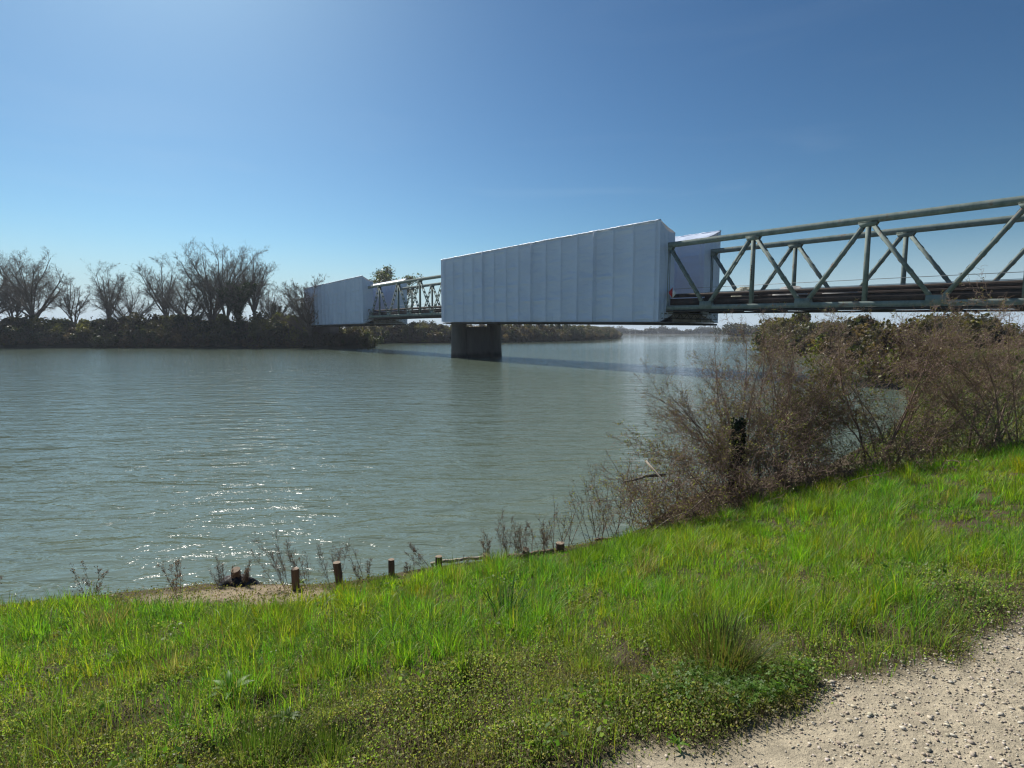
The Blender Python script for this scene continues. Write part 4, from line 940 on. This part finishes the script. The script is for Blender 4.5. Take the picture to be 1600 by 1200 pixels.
keep &= ~((x > 2.4) & (y > 8.3 + 0.25 * (x - 2.4)))
x, y, d, sc, ti, a_, q_ = x[keep], y[keep], d[keep], sc[keep], ti[keep], a_[keep], q_[keep]
lush = np.clip(snoise(x, y, 0.45, 1.5), -1, 1); N = len(x); z = zfun(x, y, d) - 0.005
edge_dry = np.clip(1 - d / 0.8, 0, 1)
h = (0.105 + 0.05 * lush) * th_[ti] * rng.uniform(0.5, 1.3, N) * (1 - 0.30 * sc) * np.clip((d - 0.22) / 0.75, 0.15, 1) * np.clip(0.25 - bare_mask(x, y) * 0.75, 0.25, 1)
h = np.clip(h, 0.012, 0.30)
wdt = rng.uniform(0.0026, 0.0056, N) * (0.8 + 0.07 * y) * (1 - 0.35 * sc)
yaw = a_ + 0.5 * np.sin(tyaw[ti]) + rng.normal(0, 0.7, N); lean = np.clip(0.15 + 0.55 * q_ + rng.normal(0, 0.22, N), 0.02, 1.15)
gcol = pick([(0.165, 0.29, 0.02), (0.22, 0.34, 0.022), (0.115, 0.23, 0.022), (0.28, 0.38, 0.04), (0.14, 0.25, 0.06)], N, rng, 0.3)
hue = np.clip(snoise(x, y, 0.33, 6.0), -1, 1)[:, None]; gcol = gcol * (1 + hue * np.array([[0.22, 0.06, -0.2]])) * (1 + 0.22 * np.clip(tb[ti], -1.8, 1.8) * np.array([[0.9, 0.6, 0.6]]))
drym = (tdry[ti] | (rng.random(N) < 0.04 + 0.16 * sc + 0.25 * edge_dry))[:, None]; gcol = np.where(drym, pick([(0.26, 0.22, 0.10), (0.20, 0.15, 0.07), (0.30, 0.27, 0.16)], N, rng), gcol)
dull = sc[:, None] * 0.3; gcol = gcol * (1 - dull) + np.array([[0.11, 0.12, 0.045]]) * dull
mb = MB(); blades(mb, x, y, z, h, wdt, yaw, lean, gcol)
o = mb.build('grass', M['grass'], colattr=True); tag(o, 'bright green lawn grass sloping from the gravel path down to the river', 'grass', kind='stuff')
NG = N
# rougher bank grass, right beyond the lawn
x, y, d = region(110000, 8, 46, 6, 46); keep = (d > 0.3) & (rng.random(len(x)) < 0.8); x, y, d = x[keep], y[keep], d[keep]; N = len(x)
mb = MB(); blades(mb, x, y, zfun(x, y, d), rng.uniform(0.12, 0.4, N), rng.uniform(0.02, 0.04, N), rng.uniform(0, 6.28, N), rng.uniform(0.1, 0.8, N), pick([(0.09, 0.13, 0.03), (0.07, 0.11, 0.025), (0.15, 0.14, 0.06)], N, rng))
o = mb.build('rough_grass', M['grass'], colattr=True); tag(o, 'rough grass on the right bank between the brambles and the bridge', 'grass', kind='stuff')

# matted ground weeds of the foreground: small leaves on short stems
x, y, d = region(560000, -3.9, 4.4, 1.5, 4.6); sc = scruff(x, y); pmk = path_mask(x, y)
patch = snoise(x, y, 0.7, 3.3); keep = (pmk < 0.0 + 0.05 * rng.normal(size=len(x))) & (rng.random(len(x)) < np.maximum(sc * np.clip(0.72 + 0.6 * patch, 0.06, 1), 0.12))
x, y, d, patch = x[keep], y[keep], d[keep], patch[keep]; N = len(x); z0 = zfun(x, y, d)
mound = np.clip(0.06 + 0.055 * snoise(x, y, 1.3, 8.0), 0.012, 0.12); z = z0 + mound * rng.random(N) ** 0.6
cols = pick([(0.27, 0.35, 0.09), (0.35, 0.38, 0.13), (0.18, 0.26, 0.06), (0.39, 0.34, 0.20), (0.23, 0.34, 0.06)], N, rng, 0.3)
br_ = np.clip(snoise(x, y, 0.9, 12.0), 0, 1)[:, None]; cols = cols * (1 - 0.6 * br_) + np.array([[0.17, 0.115, 0.07]]) * 0.6 * br_
mb = MB(); leafquads(mb, np.stack([x, y, z], -1), 0.0068, cols, rng, 1.8)
k = rng.random(N) < 0.18; xs_, ys_, z1 = x[k], y[k], z[k]
P0 = np.stack([xs_ + rng.normal(0, 0.012, k.sum()), ys_ + rng.normal(0, 0.012, k.sum()), z0[k] - 0.01], -1); P1 = np.stack([xs_, ys_, z1 + 0.012], -1)
mb.segs(P0, P1, np.full(len(P0), 0.0011), np.full(len(P0), 0.0007), 3, pick([(0.14, 0.10, 0.06), (0.10, 0.10, 0.04)], len(P0), rng))
wx, wy, wd_ = region(130000, -5.5, 6.5, 1.5, 7.6)                   # taller leafy weeds, in drifts through lawn and mat
dr = snoise(wx, wy, 0.95, 21.0); k = (dr > 0.35) & (path_mask(wx, wy) < -0.05) & (wd_ > 0.5) & (bare_mask(wx, wy) < -0.4); wx, wy, dr, wd_ = wx[k], wy[k], dr[k], wd_[k]; n_ = len(wx)
wz = zfun(wx, wy, wd_) + rng.random(n_) ** 0.7 * 0.12 * np.clip((dr - 0.3) * 3, 0.2, 1); wc = pick([(0.20, 0.25, 0.08), (0.15, 0.22, 0.04), (0.26, 0.28, 0.14), (0.12, 0.19, 0.05)], n_, rng, 0.3)
leafquads(mb, np.stack([wx, wy, wz], -1)[::2], 0.0100, wc[::2], rng, 1.8); leafquads(mb, np.stack([wx, wy, wz], -1)[1::4], 0.019, wc[1::4] * np.array([0.7, 0.85, 0.6]), rng, 1.5)
xx_ = x[::9]; yy_ = y[::9]; n_ = len(xx_); blades(mb, xx_, yy_, z0[::9], rng.uniform(0.03, 0.12, n_), rng.uniform(0.0012, 0.0026, n_), rng.uniform(0, 6.28, n_), rng.uniform(0.2, 1.15, n_), pick([(0.22, 0.20, 0.09), (0.16, 0.19, 0.05), (0.30, 0.26, 0.15), (0.13, 0.17, 0.04)], n_, rng))
o = mb.build('ground_weeds', M['grass'], colattr=True); tag(o, 'matted olive and brown weeds on the slope in the foreground', 'weeds', kind='stuff')
# low dry weeds on the bare soil
x, y, d = region(26000, -5.5, 1.6, 5.0, 8.2); bmk = bare_mask(x, y); keep = (d > 0.05) & ((x < -1.5) | (x > 0.95) | (d > 0.30) | (rng.random(len(x)) < 0.12)) & ((bmk > -0.6) | (d < 0.55)) & (rng.random(len(x)) < 0.62 + 0.4 * snoise(x, y, 1.4, 2.0)); x, y, d = x[keep], y[keep], d[keep]; N = len(x)
mb = MB(); leafquads(mb, np.stack([x, y, zfun(x, y, d) + rng.random(N) ** 1.5 * 0.06], -1), 0.014, pick([(0.16, 0.17, 0.05), (0.24, 0.20, 0.11), (0.12, 0.13, 0.04), (0.17, 0.12, 0.07)], N, rng), rng, 1.7)
o = mb.build('dry_weeds', M['grass'], colattr=True); tag(o, 'sparse low dry weeds on the bare soil behind the stakes', 'weeds', kind='stuff')
# clover: three leaflets each
def clover(cx, cy, rx, ry, n, name, label):
    th = rng.uniform(0, 6.28, n); rr = np.sqrt(rng.random(n)) * (1 + 0.25 * np.sin(th * 3 + cx)); x = cx + rx * rr * np.cos(th); y = cy + ry * rr * np.sin(th)
    k = path_mask(x, y) < -0.02; x, y, th = x[k], y[k], th[k]; n = len(x); z = zfun(x, y) + 0.03 + 0.06 * rng.random(n); col = pick([(0.08, 0.16, 0.022), (0.10, 0.19, 0.025), (0.13, 0.21, 0.03)], n, rng, 0.35)
    mb = MB(); s = rng.uniform(0.007, 0.0125, n); tl = rng.normal(0, 0.35, (n, 2))
    for q in range(3):
        a = rng.uniform(0, 0.5, n) + q * 2.094 + th; ux, uy = np.cos(a), np.sin(a); vx, vy = -uy, ux
        def pt(f, g_): X_ = ux * f + vx * g_; Y_ = uy * f + vy * g_; return np.stack([x + s * X_, y + s * Y_, z + s * (X_ * tl[:, 0] + Y_ * tl[:, 1]) + s * 0.25 * abs(g_)], -1)
        V = np.stack([pt(0.05, 0), pt(0.55, 0.5), pt(1.05, 0.38), pt(1.0, 0.0), pt(1.05, -0.38), pt(0.55, -0.5)], 1); b_ = (np.arange(n) * 6)[:, None]
        mb.add(V.reshape(-1, 3), [np.concatenate([b_ + np.array([[0, 3, 2, 1]]), b_ + np.array([[0, 5, 4, 3]])])], np.repeat(col, 6, axis=0))
    P1 = np.stack([x, y, z], -1); mb.segs(P1 - np.array([0, 0, 0.07]) + rng.normal(0, 0.01, (n, 3)), P1, np.full(n, 0.0008), np.full(n, 0.0007), 3, col)
    o = mb.build(name, M['grass'], colattr=True); tag(o, label, 'clover', kind='stuff')
c1 = on_ground(1130, 1085); clover(c1.x, c1.y, 0.40, 0.22, 1000, 'clover', 'dark green clover patch beside the path at the lower right')

# tussocks and single plants standing out of the lawn
def tussock(px, py, rad, hgt, n, cols, label, wd=0.005, lean=0.55, name='grass_tussock', cat='tussock', wy=1.0):
    b0 = on_ground(px, py) if px is not None else py; a = rng.uniform(0, 6.28, n); rr = rad * np.sqrt(rng.random(n))
    x = b0.x + rr * np.cos(a); y = b0.y + rr * np.sin(a) * wy; z = zfun(x, y) - 0.01; mb = MB()
    blades(mb, x, y, z, hgt * rng.uniform(0.55, 1.1, n), wd * rng.uniform(0.7, 1.2, n), a + rng.normal(0, 0.5, n), np.clip(rr / rad * lean + rng.normal(0, 0.12, n), 0.02, 1.1), pick(cols, n, rng, 0.25))
    o = mb.build(name, M['grass'], colattr=True, origin=tuple(b0)); tag(o, label, cat, 'tussocks standing out of the lawn' if name == 'grass_tussock' else None); return o
FR = [(0.12, 0.21, 0.02), (0.15, 0.24, 0.025), (0.09, 0.17, 0.02)]
DK = [(0.05, 0.10, 0.02), (0.07, 0.12, 0.025), (0.10, 0.13, 0.04)]
YB = [(0.15, 0.15, 0.04), (0.20, 0.17, 0.06), (0.12, 0.14, 0.03)]
tussock(925, 880, 0.24, 0.24, 900, FR, 'broad bright tussock below the short thick log')
tussock(1000, 860, 0.20, 0.26, 800, FR, 'bright tussock at the foot of the lowest bramble tangle')
tussock(597, 921, 0.13, 0.19, 450, DK + FR, 'dense upright green tussock left of the fourth stake')
tussock(545, 928, 0.14, 0.15, 500, YB, 'yellow brown round tussock right of the reddish stake')
tussock(782, 905, 0.18, 0.20, 600, YB + FR, 'yellowish tussock on the lawn below the ragged stake')
tussock(432, 972, 0.20, 0.15, 500, DK, 'dark low tussock on the lawn left of centre, below the bare soil')
tussock(650, 930, 0.16, 0.16, 420, FR, 'pale bright tussock right of the dense upright green one')
tussock(1125, 1035, 0.20, 0.25, 620, DK + [(0.10, 0.08, 0.04), (0.14, 0.11, 0.05)], 'large dark spiky tussock above the clover patch', 0.004, 0.85)
tussock(405, 1195, 0.15, 0.20, 400, DK, 'dark green tussock at the bottom left corner', 0.004)
tussock(520, 1190, 0.10, 0.16, 260, DK, 'small tussock at the bottom edge, right of the corner one', 0.004)
tussock(1085, 1000, 0.20, 0.22, 380, FR + YB, 'sparse tall tussock behind the large dark spiky one', 0.004)
tussock(1180, 835, 0.22, 0.18, 500, FR, 'bright tussock on the right by the shaded grass under the brambles')
tussock(495, 1065, 0.16, 0.20, 300, FR + YB, 'fine upright tussock on the foreground edge of the lawn, left', 0.0035)
tussock(725, 1060, 0.05, 0.24, 16, FR, 'few long bright leaves rising from the matted weeds at centre', 0.011, 0.35, 'long_leaf_plant', 'plant')
tussock(790, 968, 0.10, 0.30, 34, [(0.035, 0.085, 0.035), (0.045, 0.10, 0.04), (0.06, 0.11, 0.05)], 'clump of broad dark blue green sword leaves in the lawn centre', 0.016, 0.5, 'iris_clump', 'plant')
def broadleaf(px, py, n, L, wd, cols, label, name='broadleaf_weed'):
    b0 = on_ground(px, py); mb = MB(); 
    for i in range(n):
        a = i * 2.4 + rng.uniform(-.3, .3); el = rng.uniform(0.35, 1.2); l_ = L * rng.uniform(0.6, 1.1); c = pick(cols, 1, rng)[0]; V = []; m = 7
        for j in range(m + 1):
            t = j / m; r_ = l_ * t * math.cos(el * (1 - 0.5 * t)); zz = l_ * (math.sin(el) * t - 0.45 * t * t); ww = wd * (math.sin(math.pi * min(1, t * 0.93 + 0.05)) ** 0.8) * (0.9 + 0.15 * math.sin(t * 18 + i))
            for sgn in (-1, 0, 1): V.append((b0.x + r_ * math.cos(a) - sgn * ww * math.sin(a), b0.y + r_ * math.sin(a) + sgn * ww * math.cos(a), b0.z + 0.02 + zz + abs(sgn) * ww * 0.35))
        mb.add(V, np.array([[j * 3 + q, j * 3 + q + 1, j * 3 + q + 4, j * 3 + q + 3] for j in range(m) for q in (0, 1)]), c)
    o = mb.build(name, M['grass'], colattr=True, smooth=True, origin=tuple(b0)); tag(o, label, 'weed')
LG = [(0.11, 0.23, 0.025), (0.14, 0.27, 0.03)]
broadleaf(508, 945, 9, 0.15, 0.022, LG, 'broad leaved dock at the lower edge of the bare soil')
broadleaf(1030, 1085, 13, 0.13, 0.013, LG, 'rosette of long green leaves left of the clover patch')
broadleaf(468, 915, 4, 0.11, 0.03, [(0.14, 0.24, 0.02)], 'small weed with bright leaf at the foot of the second stake')
broadleaf(362, 1090, 11, 0.13, 0.02, LG, 'leafy weed at the left edge below the lawn')
broadleaf(450, 1130, 9, 0.08, 0.012, [(0.13, 0.20, 0.06)], 'grey green leafy weed in the matted weeds at lower left')
broadleaf(1060, 1172, 7, 0.05, 0.006, LG, 'small rosette at the path edge, bottom right')
broadleaf(845, 1180, 10, 0.08, 0.007, LG, 'rosette of narrow leaves at the bottom edge near centre')

# gravel on the path
x = rng.uniform(-0.6, 4.5, 42000); y = rng.uniform(1.2, 3.9, 42000)
pmk = path_mask(x, y); k = (pmk > -0.05 + 0.05 * rng.normal(size=len(x))) & (np.abs(x) < y + 0.8) & (rng.random(len(x)) < np.clip((x - 0.45) * 1.2 + 0.5 * snoise(x, y, 0.9, 3.0), 0.06, 1)); x, y = x[k], y[k]; N = len(x)
s = np.clip(rng.lognormal(-5.45, 0.45, N), 0.0018, 0.013); z = zfun(x, y) + s * 0.15
oc = np.array([[1, 0, 0], [0, 1, 0], [-1, 0, 0], [0, -1, 0], [0, 0, 0.7], [0, 0, -0.7], [.7, .7, .35], [-.7, .7, .35], [-.7, -.7, .35], [.7, -.7, .35]])
OF = np.array([[4, 9, 6], [4, 6, 7], [4, 7, 8], [4, 8, 9], [0, 6, 9], [1, 7, 6], [2, 8, 7], [3, 9, 8], [0, 1, 6], [1, 2, 7], [2, 3, 8], [3, 0, 9], [0, 5, 1], [1, 5, 2], [2, 5, 3], [3, 5, 0]])
V = oc[None] * rng.uniform(0.6, 1.25, (N, 10, 1)) * rng.uniform(0.6, 1.2, (N, 1, 3)); a = rng.uniform(0, 6.28, N); ca, sa = np.cos(a)[:, None], np.sin(a)[:, None]
V = np.stack([V[..., 0] * ca - V[..., 1] * sa, V[..., 0] * sa + V[..., 1] * ca, V[..., 2]], -1) * s[:, None, None] + np.stack([x, y, z], -1)[:, None, :]
mb = MB(); mb.add(V.reshape(-1, 3), (OF[None] + (np.arange(N) * 10)[:, None, None]).reshape(-1, 3), np.repeat(pick([(0.44, 0.38, 0.29), (0.48, 0.42, 0.33), (0.36, 0.30, 0.23), (0.50, 0.45, 0.38)], N, rng, 0.15), 10, axis=0))
o = mb.build('gravel', M['stone'], colattr=True); tag(o, 'loose pale gravel on the path at the lower right', 'gravel', kind='stuff')
print('BLADES', NG, 'PEBBLES', N)

# ------------------------------------------------------------------ thin haze of the air over the river
hz_m = bpy.data.materials.new('river_haze'); hz_m.use_nodes = True; hn, hl = hz_m.node_tree.nodes, hz_m.node_tree.links
hn.remove(hn['Principled BSDF']); pv = hn.new('ShaderNodeVolumePrincipled'); pv.inputs['Color'].default_value = (0.80, 0.88, 1.0, 1); pv.inputs['Density'].default_value = 0.00024; pv.inputs['Anisotropy'].default_value = 0.2
hl.new(pv.outputs[0], hn['Material Output'].inputs['Volume'])
mb = MB(); mb.box((0, 2500, 17), (7400, 6400, 42)); hb = mb.build('haze', hz_m); tag(hb, kind='stuff')
cy.volume_bounces = 0; cy.volume_step_rate = 10.0
